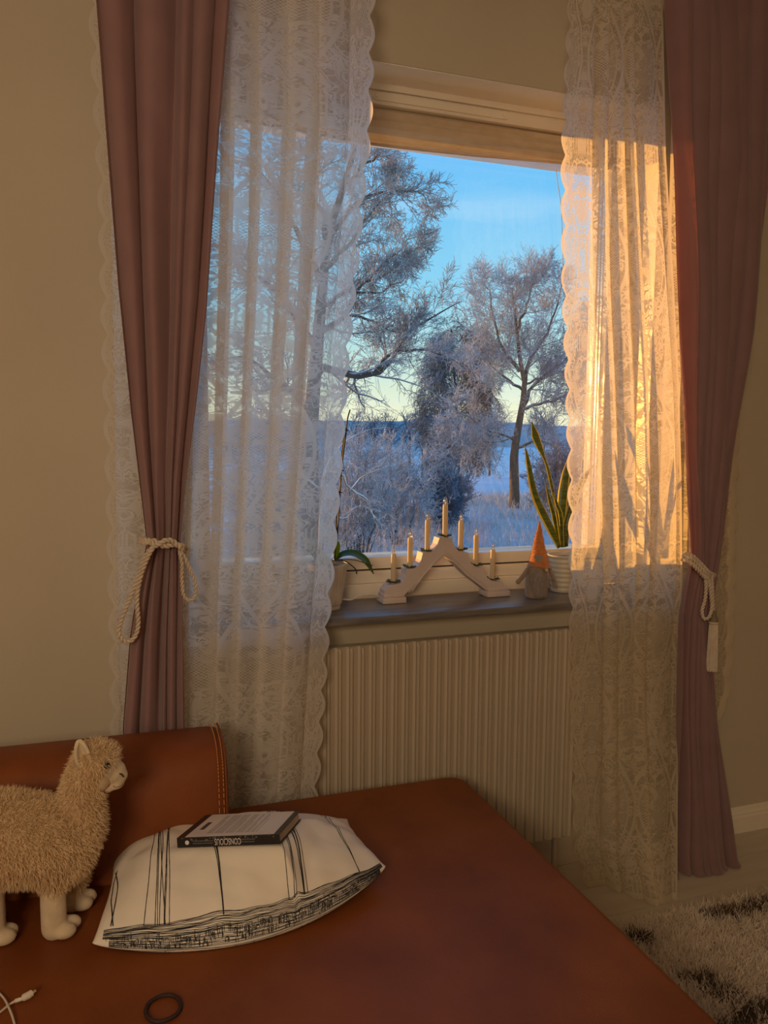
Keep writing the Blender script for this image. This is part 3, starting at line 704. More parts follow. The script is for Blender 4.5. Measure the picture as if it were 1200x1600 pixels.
for q in range(170):      # little houses and hatching in the strip
    u_ = .05+.92*rg.random(); ta = .0+.44*rg.random(); hh = .08+.16*rg.random(); ww = .004+.010*rg.random()
    ink(lines, [(u_, tv(ta)), (u_, tv(ta+hh)), (u_+ww, tv(ta+hh)), (u_+ww, tv(ta))], .0010)
for q in range(220):
    u_ = .04+.93*rg.random(); ta = .0+.5*rg.random(); ink(lines, [(u_, tv(ta)), (u_+.002*rg.normal(), tv(ta+.1+.2*rg.random()))], .0008)
for q in range(14):
    k = np.linspace(.05, .97, 24); ink(lines, np.c_[k, tv(.0+.040*q+.02*np.sin(k*23+q*2)+.010*rg.normal(0, 1, 24))], .0008)
for q in range(12):
    k = np.linspace(.06, .96, 20); ink(lines, np.c_[k, .001+.006*q+.001*np.sin(k*17+q*2)], .0011, -1)
for q in range(120):
    u_ = .05+.9*rg.random(); va_ = .001+.04*rg.random(); ink(lines, [(u_, va_), (u_+.004*rg.normal(), va_+.012)], .0010, -1)
li = link_mesh('printed_lines', lines.verts(), lines.f, ink_m, pil_t); li['label'] = 'black hand-drawn printed lines'; li['kind'] = 'stuff'

# ------------------------------------------------------------------ book
book = thing('book', 'closed paperback book lying face down on the white cushion, black spine towards us', 'book', (.23, -.6, .58))
ex = (bFR-bFL)+(bBR-bBL); ex /= np.linalg.norm(ex); ey = (bBL-bFL)+(bBR-bFR); ey -= ex*np.dot(ex, ey); ey /= np.linalg.norm(ey); ez = np.cross(ex, ey)
LX = .5*(np.linalg.norm(bFR-bFL)+np.linalg.norm(bBR-bBL)); LY = .5*(np.dot(bBL-bFL, ey)+np.dot(bBR-bFR, ey)); TH = .0185
sh_ = np.dot(((bBL-bFL)+(bBR-bFR))/2, ex)*0
def bk3(a, b, c): return bFL+ex*a+ey*b+ez*c
def bpart(name, boxes, m_, parent=None, smooth=False):
    mb = MB()
    for lo, hi in boxes:
        t_ = MB().box(lo, hi, .0004); v = t_.verts(); mb.add(np.array([bk3(*q) for q in v]), t_.f)
    return obj(name, mb, m_, parent or book, smooth)
bc_ = bpart('back_cover', [((0, 0, -.0009), (LX, LY, 0))], cover_m)
bpart('front_cover', [((0, 0, -TH), (LX, LY+.003, -TH+.0009))], cover_m)
sp_ = bpart('spine', [((0, -.0022, -TH), (LX, -.0001, 0))], cover_m)
bpart('page_block', [((.002, .0002, -TH+.001), (LX-.003, LY-.004, -.001))], page_m)
bpart('pale_panel', [((.016, .001, .00005), (LX-.012, LY-.0005, .0005))], cpale_m, bc_)['label'] = 'pale back cover panel with text'
tl = MB(); rg = np.random.default_rng(5)
def bbox(mb, lo, hi):
    t_ = MB().box(lo, hi); mb.add(np.array([bk3(*q) for q in t_.verts()]), t_.f)
y0_, y1_ = LY*.12, LY*.92
xx = .054
for para in (4, 6, 6, 5, 3, 2, 1):
    for q in range(para):
        e_ = y1_-(0 if q < para-1 else (y1_-y0_)*rg.random()*.6)
        yy = y0_
        while yy < e_:
            w_ = .003+.007*rg.random(); bbox(tl, (xx, yy, .0005), (xx+.0011, min(yy+w_, e_), .00065)); yy += w_+.0011
        xx += .0033
    xx += .0026
obj('printed_text', tl, cgrey_m, bc_, smooth=False)['kind'] = 'stuff'
bcode = MB(); yy = LY*.30
while yy < LY*.62:
    w_ = .0006+.0011*rg.random(); bbox(bcode, (.028, yy, .0005), (.038, yy+w_, .00065)); yy += w_+.0007
obj('barcode', bcode, cover_m, bc_, smooth=False)['kind'] = 'stuff'
def text_mesh(body, size, fn, mat, name, parent, bold=0.0, extr=.0):
    cu = bpy.data.curves.new('txt', 'FONT'); cu.body = body; cu.size = size; cu.align_x = 'CENTER'; cu.align_y = 'CENTER'; cu.offset = bold
    to = bpy.data.objects.new('txt', cu); COL.objects.link(to)
    dg = bpy.context.evaluated_depsgraph_get(); me2 = bpy.data.meshes.new_from_object(to.evaluated_get(dg))
    V_ = np.array([fn(v.co.x, v.co.y) for v in me2.vertices]); fs = [tuple(p.vertices) for p in me2.polygons]
    bpy.data.objects.remove(to)
    o_ = link_mesh(name, V_, fs, mat, parent, False); o_['kind'] = 'stuff'; return o_
# title reads upside down from here, as in the photo
text_mesh('CONSCIOUS', .0170, lambda x, y: bk3(LX*.50-x*.56, -.0026, -TH*.50-y), cpale_m, 'spine_title', sp_)
sm = MB(); 
for x0_, x1_ in ((.033, .074), (.122, .158)):
    for row in (-TH*.38, -TH*.62):
        x_ = x0_
        while x_ < x1_:
            w_ = .0012+.002*rg.random(); bbox(sm, (x_, -.0025, row-.0008), (x_+w_, -.0022, row+.0008)); x_ += w_+.0009
for q in range(34):
    x_ = .01+rg.random()*(LX-.02); z_ = -TH*(.05+.25*rg.random()); s_ = .0006+.0012*rg.random(); bbox(sm, (x_, -.0025, z_-s_), (x_+s_*2, -.0022, z_+s_*.6))
obj('spine_small_print', sm, cgrey_m, sp_, smooth=False)['kind'] = 'stuff'
bd = MB(); cc = bk3(.021, -.0024, -TH*.5); a_ = np.arange(18)*2*PI/18
bd.add([cc]+[cc+.0042*(ex*math.cos(t)+ez*math.sin(t)) for t in a_], [(0, 1+(k+1) % 18, 1+k) for k in range(18)]); obj('round_badge', bd, cpale_m, sp_, smooth=False)

# ------------------------------------------------------------------ plush alpaca
def remeshed(mb, voxel, smooth_it=4):
    me2 = bpy.data.meshes.new('tmp'); me2.from_pydata(mb.verts().tolist(), [], mb.f); to = bpy.data.objects.new('tmp', me2); COL.objects.link(to)
    m1 = to.modifiers.new('r', 'REMESH'); m1.mode = 'VOXEL'; m1.voxel_size = voxel
    m2 = to.modifiers.new('s', 'SMOOTH'); m2.iterations = smooth_it; m2.factor = .6
    dg = bpy.context.evaluated_depsgraph_get(); me3 = bpy.data.meshes.new_from_object(to.evaluated_get(dg)); bpy.data.objects.remove(to)
    V_ = np.empty(len(me3.vertices)*3); me3.vertices.foreach_get('co', V_)
    return V_.reshape(-1, 3), [tuple(p.vertices) for p in me3.polygons]
def blob_chain(mb, pts, rs, n=9):
    pts = smoothpath(pts, n); rs = np.interp(np.linspace(0, 1, n), np.linspace(0, 1, len(rs)), rs)
    for p, r in zip(pts, rs): mb.ball(p, r, 14, 9)
YA = -.575; px_ = mpp(YA)*1.04
def A(x, y, dy=0): return P(x, y, YA+dy)
alp = thing('plush_alpaca', 'fluffy cream plush alpaca standing on the sofa beside the white cushion', 'soft toy', (-.15, YA, SZ))
wb = MB()
blob_chain(wb, [A(-90, 1330), A(-30, 1312), A(40, 1310), A(85, 1318), A(100, 1330)], [56*px_, 60*px_, 58*px_, 50*px_, 40*px_], 12)
blob_chain(wb, [A(100, 1320), A(122, 1290), A(126, 1255), A(133, 1218), A(142, 1195)], [42*px_, 34*px_, 28*px_, 25*px_, 24*px_], 12)
blob_chain(wb, [A(88, 1340, -.012), A(84, 1372, -.02)], [32*px_, 20*px_], 4)
blob_chain(wb, [A(110, 1345, .05), A(114, 1372, .06)], [26*px_, 18*px_], 4)
wb.ball(A(150, 1190), 28*px_, 16, 12); wb.ball(A(155, 1218, -.01), 17*px_, 14, 10)
WV, WF = remeshed(wb, .006, 6)
WV[:, 2] = np.maximum(WV[:, 2], SZ+.02)
body = link_mesh('woolly_body', WV, WF, wool_m, alp)
fb = MB()
fl_, ff_ = A(84, 1425, -.02), A(113, 1404, .055)
fl_[2] = SZ+.018; ff_[2] = SZ+.018
blob_chain(fb, [A(84, 1365, -.02), A(83, 1400, -.02), fl_], [17*px_, 17*px_, 17*px_], 18)
fb.ball(fl_+np.array([.018, -.012, -.004]), (.022, .017, .0135), 14, 9); fb.ball(fl_+np.array([.026, .010, -.003]), (.022, .014, .0145), 14, 9)
LVv, LF = remeshed(fb, .0035, 4); LVv[:, 2] = np.maximum(LVv[:, 2], SZ+.001); link_mesh('leg', LVv, LF, plush_m, alp)
fb = MB(); blob_chain(fb, [A(114, 1370, .06), A(113, 1390, .06), ff_], [15*px_, 15*px_, 15*px_], 16)
fb.ball(ff_+np.array([.018, -.008, -.003]), (.021, .014, .014), 14, 9); fb.ball(ff_+np.array([.026, .010, 0]), (.020, .013, .015), 14, 9)
LVv, LF = remeshed(fb, .0035, 4); LVv[:, 2] = np.maximum(LVv[:, 2], SZ+.001); link_mesh('leg', LVv, LF, plush_m, alp)
for qx, dy in ((-12, -.01), (-30, .06)):
    fb = MB(); b0 = A(qx, 1410, dy); b0[2] = SZ+.018
    blob_chain(fb, [A(qx-8, 1365, dy), A(qx-2, 1392, dy), b0], [18*px_, 17*px_, 16*px_], 16); fb.ball(b0+np.array([.016, -.008, -.003]), (.024, .016, .0145), 14, 9); fb.ball(b0+np.array([.020, .010, -.003]), (.022, .014, .0145), 14, 9)
    LVv, LF = remeshed(fb, .0035, 4); LVv[:, 2] = np.maximum(LVv[:, 2], SZ+.001); link_mesh('leg', LVv, LF, plush_m, alp)
hb = MB()
hb.ball(A(158, 1193), 25*px_, 18, 12); hb.ball(A(175, 1205), (19*px_, 17*px_, 17*px_), 16, 12); hb.ball(A(185, 1211), (13*px_, 13*px_, 12*px_), 16, 12)
hb.ball(A(181, 1223), (12*px_, 11*px_, 9*px_), 16, 12); hb.ball(A(167, 1228), (13*px_, 11*px_, 9*px_), 14, 10)
hb.ball(A(187, 1208, -.008), (8*px_, 6*px_, 8*px_), 12, 8)
HV, HF = remeshed(hb, .0032, 3); head = link_mesh('face', HV, HF, plush_m, alp)
eye = A(166, 1197, -.0); 
def on_face(x, y):
    d = ray(x, y); d = d/np.linalg.norm(d); k_ = (HV-CAM) @ d; dist = np.linalg.norm((HV-CAM)-k_[:, None]*d, axis=1); ok = dist < .004
    kk = k_[ok].min() if ok.any() else np.dot(A(x, y)-CAM, d); return CAM+d*kk
obj('eye', MB().ball(on_face(167, 1197), 4.8*px_, 14, 10), black_m, head)
mth = MB(); mth.tube(smoothpath([on_face(187, 1209), on_face(190, 1210), on_face(193, 1214)], 8), 1.0*px_, 6); obj('nostril', mth, nose_m, head)
mth = MB(); mth.tube(smoothpath([on_face(176, 1228), on_face(182, 1230), on_face(189, 1228), on_face(192, 1224)], 10), .35*px_, 5); obj('mouth_seam', mth, nose_m, head)
for ex_, ey_, dy in ((124, 1178, -.022), (137, 1170, .03)):
    eb = MB(); n_a, n_b = 11, 9; V_ = np.zeros((n_a, n_b, 3)); tip = A(ex_-1, 1156, dy); root = A(ex_+10, 1200, dy)
    ax = tip-root; Lh = np.linalg.norm(ax); ax /= Lh; side = np.cross(ax, [0, 1, 0]); side /= np.linalg.norm(side); fw_ = np.cross(side, ax)
    for i_ in range(n_a):
        t = i_/(n_a-1); w_ = 12.5*px_*math.sin(PI*min(1, .12+.88*t)**.85)**.6 if t < 1 else .0
        for j_ in range(n_b):
            s_ = j_/(n_b-1)*2-1; V_[i_, j_] = root+ax*Lh*t+side*w_*s_*(1-.25*abs(s_))+np.array([0, -1, 0])*(-.010*(s_*s_-.5)*w_/.012*-1)
    eo = MB().grid(V_); e2 = link_mesh('ear', eo.verts(), eo.f, plush_m, head)
    md = e2.modifiers.new('thick', 'SOLIDIFY'); md.thickness = .007; md.offset = 0
    ms_ = e2.modifiers.new('round', 'SUBSURF'); ms_.levels = 1; ms_.render_levels = 2
def tufts(V_, Fc, count, length, width, seed, keep=None, comb=(0, 0, -.5), jit=.5, clump=0):
    V_ = np.asarray(V_); tri = np.array([(f_[0], f_[k_], f_[k_+1]) for f_ in Fc for k_ in range(1, len(f_)-1)])
    a, b, c = V_[tri[:, 0]], V_[tri[:, 1]], V_[tri[:, 2]]; n_ = np.cross(b-a, c-a); ar = np.linalg.norm(n_, axis=1); n_ = n_/(ar[:, None]+1e-12)
    g = np.random.default_rng(seed); idx = g.choice(len(tri), count, p=ar/ar.sum()); r1, r2 = g.random(count), g.random(count); sw = r1+r2 > 1; r1[sw], r2[sw] = 1-r1[sw], 1-r2[sw]
    p = a[idx]+(b-a)[idx]*r1[:, None]+(c-a)[idx]*r2[:, None]; nn = n_[idx]
    if keep is not None:
        k_ = keep(p, nn); p, nn = p[k_], nn[k_]
    return blades(p, nn, length, width, g, comb, jit)
def blades(p, nn, length, width, g, comb, jit):
    m_ = len(p); ln = length*(.55+.9*g.random(m_))[:, None]; d = nn+np.array(comb)*.6+g.normal(0, jit, (m_, 3)); d /= np.linalg.norm(d, axis=1)[:, None]
    d2 = d+np.array(comb)*.9+g.normal(0, jit*.6, (m_, 3)); d2 /= np.linalg.norm(d2, axis=1)[:, None]
    s_ = np.cross(d, g.normal(0, 1, (m_, 3))); s_ /= np.linalg.norm(s_, axis=1)[:, None]; s_ *= width/2
    mid = p+d*ln*.5; tip = mid+d2*ln*.5
    Q = np.stack([p-s_-nn*.001, p+s_-nn*.001, mid+s_*.8, mid-s_*.8, tip], 1).reshape(-1, 3); k_ = np.arange(m_)*5
    F_ = np.concatenate([np.stack([k_, k_+1, k_+2], 1), np.stack([k_, k_+2, k_+3], 1), np.stack([k_+3, k_+2, k_+4], 1)])
    return Q, F_, np.repeat(p, 5, axis=0)
fc = A(172, 1208)
def kp(p, n_): return np.linalg.norm((p-fc)*[1, .6, 1], axis=1) > 23*px_
Q, F_, _ = tufts(WV, WF, 46000, .012, .0017, 2, kp, (0.1, 0, -.45), .45)
link_mesh('wool', Q, F_, wool_m, body)['kind'] = 'stuff'
topc = A(158, 1190)
Q, F_, _ = tufts(HV, HF, 5200, .013, .0013, 4, lambda p, n_: ((p-topc)[:, 2] > .010) & (p[:, 0] < A(192, 1190)[0]) & (np.linalg.norm((p-eye)*[1, 0, 1], axis=1) > 9*px_), (.25, 0, .5), .4)
link_mesh('fringe', Q, F_, wool_m, head)['kind'] = 'stuff'

# ------------------------------------------------------------------ hair elastic and cable on the sofa
c_ = PZ(255, 1575, SZ+.004); ring = []
e1, e2_ = PZ(282, 1573, SZ+.004)-c_, PZ(258, 1555, SZ+.004)-c_
for k in range(49):
    a = 2*PI*k/48; ring.append(c_+e1*math.cos(a)+e2_*math.sin(a)*(1+.05*math.sin(2*a)))
tag(obj('hair_elastic', MB().tube(ring, .0033, 10, False), hair_m), 'thin dark hair elastic lying on the brown sofa', 'hair tie')
cab = thing('charging_cable', 'white cable with a small plug end lying on the sofa at the lower left', 'cable', PZ(25, 1560, SZ))
zc_ = SZ+.003
obj('cord', MB().tube(smoothpath([PZ(-60, 1640, zc_), PZ(-20, 1600, zc_), PZ(8, 1575, zc_), PZ(24, 1564, zc_+.002), PZ(34, 1561, zc_+.004)], 30), .0019, 8), cable_m, cab)
obj('cord', MB().tube(smoothpath([PZ(-40, 1520, zc_), PZ(0, 1553, zc_), PZ(14, 1575, zc_+.004), PZ(24, 1605, zc_), PZ(30, 1640, zc_)], 30), .0017, 8), cable_m, cab)
obj('strain_relief', MB().tube([PZ(24, 1564, zc_+.001), PZ(30, 1562, zc_+.003), PZ(36, 1560, zc_+.004)], [.0032, .0034, .0028], 10), cable_m, cab)
q0, q1, q2 = PZ(34, 1560, zc_+.004), PZ(45, 1555, zc_+.006), PZ(53, 1549, zc_+.007)
obj('plug_housing', MB().tube([q0, q0*.8+q1*.2, q1, q2*.6+q1*.4], [.0036, .0056, .0060, .0054], 12), cable_m, cab)
obj('plug_tip', MB().tube([q2*.6+q1*.4, q2+(q2-q1)*.25], [.0034, .0034], 6), metal_m, cab)

# ------------------------------------------------------------------ electric candle arch
ZS = .8795; YC = .035; TK = .046
arch = thing('candle_arch', 'white wooden electric candle arch with seven candles on the window sill', 'candle arch', (.95, YC+TK/2, ZS))
def ZP(x, y): q = P(560+x/4.615, 760+y/4.615, YC); return (q[0], q[2])
out = [(190, 790), (190, 752), (222, 716), (262, 708), (305, 703), (332, 670), (345, 640), (346, 600), (410, 592), (440, 566), (456, 535), (466, 480), (525, 475), (557, 450), (576, 420), (588, 373), (676, 373), (684, 410), (702, 440), (728, 470), (792, 478), (800, 530), (820, 560), (850, 582), (906, 588), (915, 632), (935, 662), (965, 682), (1025, 690), (1048, 712), (1048, 746),
       (925, 752), (780, 640), (700, 560), (650, 515), (628, 503), (600, 520), (520, 590), (430, 690), (345, 775), (330, 790)]
pts = [ZP(*q) for q in out]
zl = max(pts[0][1], ZS+.026); 
bm = bmesh.new(); vs1 = [bm.verts.new((p[0], YC, p[1])) for p in pts]; fc_ = bm.faces.new(vs1)
r_ = bmesh.ops.extrude_face_region(bm, geom=[fc_])
for v in [g for g in r_['geom'] if isinstance(g, bmesh.types.BMVert)]: v.co.y += TK
bmesh.ops.recalc_face_normals(bm, faces=bm.faces); bmesh.ops.bevel(bm, geom=[e for e in bm.edges if abs(e.verts[0].co.y-e.verts[1].co.y) < 1e-6], offset=.0018, segments=2, affect='EDGES')
bmesh.ops.triangulate(bm, faces=[f for f in bm.faces if len(f.verts) > 4]); bm.verts.index_update()
mbk = MB().add([tuple(v.co) for v in bm.verts], [tuple(v.index for v in f.verts) for f in bm.faces]); bm.free()
frame_o = obj('stepped_frame', mbk, arch_m, arch, smooth=False)
for dx in (12, 26):   # moulding beads along the two raking legs
    m_ = MB(); a = [ZP(*q) for q in ((345+dx*1.5, 770-dx*.4), (440+dx, 672-dx), (530+dx*.6, 575-dx), (628, 493-dx*1.2))]; b = [ZP(*q) for q in ((628, 493-dx*1.2), (700-dx*.2, 548-dx), (780, 628-dx), (925, 740-dx*.8))]
    for seg_ in (a, b): m_.tube([(x_, YC-.0002, z_) for x_, z_ in seg_], .0014, 6)
    obj('moulding', m_, arch_m, frame_o)
for (xa, ya), (xb, yb) in (((172, 800), (338, 795)), ((922, 752), (1085, 746))):
    a, b = ZP(xa, ya), ZP(xb, yb)
    obj('foot', MB().box((a[0], YC-.010, ZS), (b[0], YC+TK+.006, ZS+.0175), .002), arch_m, arch)
    obj('foot_plinth', MB().box((a[0]+.004, YC-.005, ZS+.0176), (b[0]-.004, YC+TK+.002, ZS+.027), .002), arch_m, arch)
cx = [(253, 697), (372, 588), (497, 471), (624, 366), (737, 463), (846, 575), (966, 676)]; tops = [485, 370, 240, 130, 245, 350, 455]
cmp = ZP(624, 366); ym = YC+TK/2
for i_, ((x_, y_), tp) in enumerate(zip(cx, tops)):
    q = P(560+x_/4.615, 760+y_/4.615, ym); zt_ = P(560+x_/4.615, 760+tp/4.615, ym)[2]; zb_ = q[2]+.001
    # seat each candle on the step below it
    near = [p for p in pts[:31] if abs(p[0]-q[0]) < .012]
    c = MB(); hgt = zt_-zb_
    cd_ = obj('candle', c.lathe((q[0], ym, zb_-.004), [(.0078, 0), (.0078, hgt*.9), (.0074, hgt), (.0062, hgt+.004)], 18), wax_m, arch)
    obj('bulb', MB().lathe((q[0], ym, zb_+hgt), [(.0048, 0), (.0056, .004), (.0060, .010), (.0050, .016), (.0030, .021), (.0012, .0245), (.0003, .0255)], 16), bulb_m, cd_)
    obj('filament', MB().tube([(q[0]-.0012, ym, zb_+hgt), (q[0]-.001, ym, zb_+hgt+.012), (q[0]+.001, ym, zb_+hgt+.013), (q[0]+.0012, ym, zb_+hgt)], .0006, 5), fil_m, cd_)
    wr = MB(); g = np.random.default_rng(40+i_)
    wr.tube([(q[0]+.0108*math.cos(t), ym+.0108*math.sin(t), zb_+.003) for t in np.linspace(0, 2*PI, 20)], .0022, 6, False)
    for k in range(34):
        a = 2*PI*k/34+.2*g.normal(); r0 = .0112+.002*g.random(); d = np.array([math.cos(a), math.sin(a), .35+.7*g.random()-.3]); d /= np.linalg.norm(d); s_ = np.cross(d, g.normal(0, 1, 3)); s_ /= np.linalg.norm(s_)
        p0 = np.array([q[0]+r0*math.cos(a), ym+r0*math.sin(a), zb_+.003]); Lf = .0095+.004*g.random()
        n2 = np.cross(d, s_)*.0008
        wr.add([p0, p0+d*Lf*.5+s_*.0028+n2, p0+d*Lf, p0+d*Lf*.5-s_*.0028+n2, p0+d*Lf*.5-n2], [(0, 1, 4), (1, 2, 4), (2, 3, 4), (3, 0, 4)])
    obj('wreath_ring', wr, wreath_m, arch, smooth=False)
wr_ = MB(); wr_.tube(smoothpath([P(592, 932, .06), P(580, 929, .055), P(562, 931, .05), P(549, 937, .03), P(536, 936, .03)], 24), .0021, 8)
ws_ = wr_.verts(); wr_.v = [np.c_[ws_[:, :2], np.maximum(ws_[:, 2], ZS+.0002)]]; obj('power_cord', wr_, cable_m, arch)
# ------------------------------------------------------------------ gnome
GY = -.012; G0 = P(838, 930, GY); gx = G0[0]; mg = mpp(GY)*1.06
def GP(x, y, dy=0): return P(790+x/5, 640+y/5, GY+dy)
gn = thing('gnome', 'small felt gnome with tall orange cone hat and grey beard on the sill', 'figurine', (gx, GY, ZS))
bx_ = GP(240, 1350); zb_ = ZS
cb = GP(240, 1482); hgt = GP(245, 1215)[2]-ZS
obj('body', MB().lathe((bx_[0], GY, ZS), [(.026, 0), (.031, .004), (.0335, .018), (.034, .036), (.032, hgt*.75), (.027, hgt*.95), (.020, hgt+.004)], 28), gbody_m, gn)
bd = MB(); n_a = 16; V_ = np.zeros((14, n_a, 3))
for i_ in range(14):
    t = i_/13; z_ = ZS+hgt*(1.0-.93*t); ha = 1.05*math.sin(min(1, t*1.6+.25)*PI/2)*(1-.55*max(0, t-.6)/.4)
    for j_ in range(n_a):
        a = -PI/2-.15+(j_/(n_a-1)*2-1)*ha; rr_ = .0365-.004*abs(j_/(n_a-1)*2-1)+.0012*math.sin(j_*2.7+i_*.5)+.002*math.sin(t*PI)
        rr_ *= (1-.22*(1-t)**3)
        V_[i_, j_] = (bx_[0]+rr_*math.cos(a), GY+rr_*math.sin(a), z_)
bo = MB().grid(V_); bo2 = link_mesh('beard', bo.verts(), bo.f, beard_m, gn); md = bo2.modifiers.new('t', 'SOLIDIFY'); md.thickness = .004
Q, F_, _ = tufts(bo.verts(), bo.f, 1600, .007, .0008, 8, None, (0, 0, -1.2), .25); link_mesh('beard_fuzz', Q, F_, beard_m, bo2)['kind'] = 'stuff'
hb_ = GP(258, 1225); ht_ = GP(263, 868); hh = ht_[2]-hb_[2]
V_ = []; 
ht = MB(); prof = [(1.0, -.004), (1.04, 0), (.98, .004), (.90, .10), (.74, .26), (.56, .44), (.40, .62), (.24, .80), (.10, .94), (.02, 1.0)]
seg = 28; VV = []
for r0, f_ in prof:
    h2 = f_*hh if f_ > .01 else f_; ox = (ht_[0]-hb_[0])*max(0, f_)+.0015*math.sin(f_*9)
    for k in range(seg):
        a = 2*PI*k/seg; r2 = .0325*r0*(1+.03*math.sin(3*a+f_*7)); VV.append((hb_[0]+ox+r2*math.cos(a), GY+r2*math.sin(a)*.95, hb_[2]+h2))
K = len(prof); f = [(k*seg+i, k*seg+(i+1) % seg, (k+1)*seg+(i+1) % seg, (k+1)*seg+i) for k in range(K-1) for i in range(seg)]+[tuple(range(seg-1, -1, -1)), tuple((K-1)*seg+i for i in range(seg))]
hat = obj('hat', ht.add(VV, f), hat_m, gn)
Q, F_, _ = tufts(np.array(VV), f, 2200, .0035, .0007, 9, None, (0, 0, 0), .6); link_mesh('felt_fuzz', Q, F_, hat_m, hat)['kind'] = 'stuff'
obj('hat_brim_cord', MB().tube([(hb_[0]+.0345*math.cos(t), GY+.033*math.sin(t), hb_[2]+.001+.003*math.sin(t*2)) for t in np.linspace(0, 2*PI, 40)], .0016, 6, False), gbody_m, hat)
# heart shaped patch on the hat
hp = MB(); hc = GP(232, 1155); pts2 = [(0, 0)]
for k in range(24):
    t = 2*PI*k/24; pts2.append((.0105*math.sin(t)**3*1.1, .0009*(13*math.cos(t)-5*math.cos(2*t)-2*math.cos(3*t)-math.cos(4*t))))
VV = []
for a_, b_ in pts2:
    z_ = hc[2]+b_; fz = np.clip((z_-hb_[2])/hh, 0, 1); r2 = .0325*np.interp(fz, [0, .1, .26, .44], [.98, .90, .74, .56])*1.035; cxh = hb_[0]+(ht_[0]-hb_[0])*fz
    xx_ = np.clip((hc[0]+a_-cxh)/r2, -.95, .95); VV.append((cxh+xx_*r2, GY-.95*r2*math.sqrt(1-xx_*xx_)-.0008, z_))
obj('heart_patch', hp.add(VV, [(0, 1+k, 1+(k+1) % 24) for k in range(24)]), patch_m, hat)
nn_ = GP(270, 1240); obj('nose', MB().ball((nn_[0], GY-.037, nn_[2]), (.0060, .0058, .0056), 16, 12), nosew_m, gn)
for a, b, m_ in (((170, 1245), (98, 1345), 1), ((345, 1245), (385, 1375), 1)):
    p0, p1 = GP(*a), GP(*b); ab = MB(); blob_chain(ab, [p0, (p0+p1)/2+np.array([0, -.004, 0]), p1], [.006, .0075, .0068], 8); ab.ball(p1, .0078, 12, 8)
    AV, AF_ = remeshed(ab, .0016, 4); link_mesh('arm', AV, AF_, gbody_m, gn)

# ------------------------------------------------------------------ plants
def leaf_blade(name, pts, widths, facing, mat, parent, fold=.25, n=22, m=9, wav=0.0, thick=.0012):
    c = smoothpath(pts, n); w = np.interp(np.linspace(0, 1, n), np.linspace(0, 1, len(widths)), widths); t = np.gradient(c, axis=0); t /= np.linalg.norm(t, axis=1)[:, None]
    fa = np.broadcast_to(np.asarray(facing, float), (n, 3)) if np.ndim(facing) == 1 else np.array([np.interp(np.linspace(0, 1, n), np.linspace(0, 1, len(facing)), np.array(facing)[:, k]) for k in range(3)]).T
    s_ = np.cross(t, fa); s_ /= np.linalg.norm(s_, axis=1)[:, None]+1e-9; nn = np.cross(s_, t)
    k = np.linspace(-1, 1, m); V_ = c[:, None]+s_[:, None]*w[:, None, None]*k[None, :, None]+nn[:, None]*(fold*w[:, None]*(k[None]**2))[..., None]*-1
    V_ = V_+nn[:, None]*(wav*np.sin(np.linspace(0, 9, n))[:, None]*np.abs(k)[None])[..., None]
    ac = np.abs(k)[None]+np.zeros((n, 1)); al = np.linspace(0, 1, n)[:, None]+np.zeros((1, m))
    g = MB().grid(V_); o_ = link_mesh(name, g.verts(), g.f, mat, parent, True, {'leaf': np.stack([ac, al, ac*0], 2).reshape(-1, 3)})
    md = o_.modifiers.new('thick', 'SOLIDIFY'); md.thickness = thick; md.offset = 0; return o_
def sans_mat():
    m, N, L = nodes('snake_plant_leaf'); o = N.new('ShaderNodeOutputMaterial'); b = N.new('ShaderNodeBsdfPrincipled'); b.inputs['Roughness'].default_value = .35
    at = N.new('ShaderNodeAttribute'); at.attribute_name = 'leaf'; sp = N.new('ShaderNodeSeparateXYZ'); L.new(at.outputs['Vector'], sp.inputs[0])
    tcn = N.new('ShaderNodeTexCoord'); mpn = N.new('ShaderNodeMapping'); mpn.inputs['Scale'].default_value = (25, 25, 150); L.new(tcn.outputs['Object'], mpn.inputs[0])
    n = N.new('ShaderNodeTexNoise'); L.new(mpn.outputs[0], n.inputs[0]); n.inputs['Scale'].default_value = 1; n.inputs['Detail'].default_value = 3
    g = mixc(N, L, remap(N, L, n.outputs[0], .42, .58, 0, 1), (.045, .075, .018), (.15, .19, .05))
    e = remap(N, L, sp.outputs[0], .70, .78, 0, 1); c = mixc(N, L, e, g, (.80, .68, .10)); L.new(c, b.inputs['Base Color'])
    t = N.new('ShaderNodeBsdfTranslucent'); L.new(mixc(N, L, e, (.22, .30, .03), (.8, .62, .05)), t.inputs[0]); ms = N.new('ShaderNodeMixShader'); ms.inputs[0].default_value = .32
    L.new(b.outputs[0], ms.inputs[1]); L.new(t.outputs[0], ms.inputs[2]); L.new(ms.outputs[0], o.inputs[0]); return m
sans_m = sans_mat()
SY = .052; pc = P(881, 900, SY); mS = mpp(SY)*1.06
sp_t = thing('snake_plant', 'yellow edged snake plant in a ribbed cream pot behind the gnome', 'potted plant', (pc[0], SY, ZS))
rim = P(881, 866, SY)[2]-ZS; R0 = .052
pf = [(.040, 0), (.042, .003)]
for k in range(40):
    t = k/39; z_ = .004+t*(rim-.012); r_2 = .042+(R0-.042)*t+(.0009*math.sin(t*2*PI*7)); pf.append((r_2, z_))
pf += [(R0+.001, rim-.007), (R0+.0022, rim-.003), (R0+.001, rim), (R0-.002, rim), (R0-.003, rim-.008), (.040, rim-.010)]
obj('pot', MB().lathe((pc[0], SY, ZS+.0005), pf, 48), potg_m, sp_t)
obj('soil', MB().lathe((pc[0], SY, ZS+rim-.0115), [(R0-.0035, 0), (.03, .003), (.012, .006), (.001, .007)], 28, False), soil_m, sp_t)
def SP(x, y, dy=0): return P(790+x/5, 640+y/5, SY+dy)
fwd = (-.25, -1, .15)
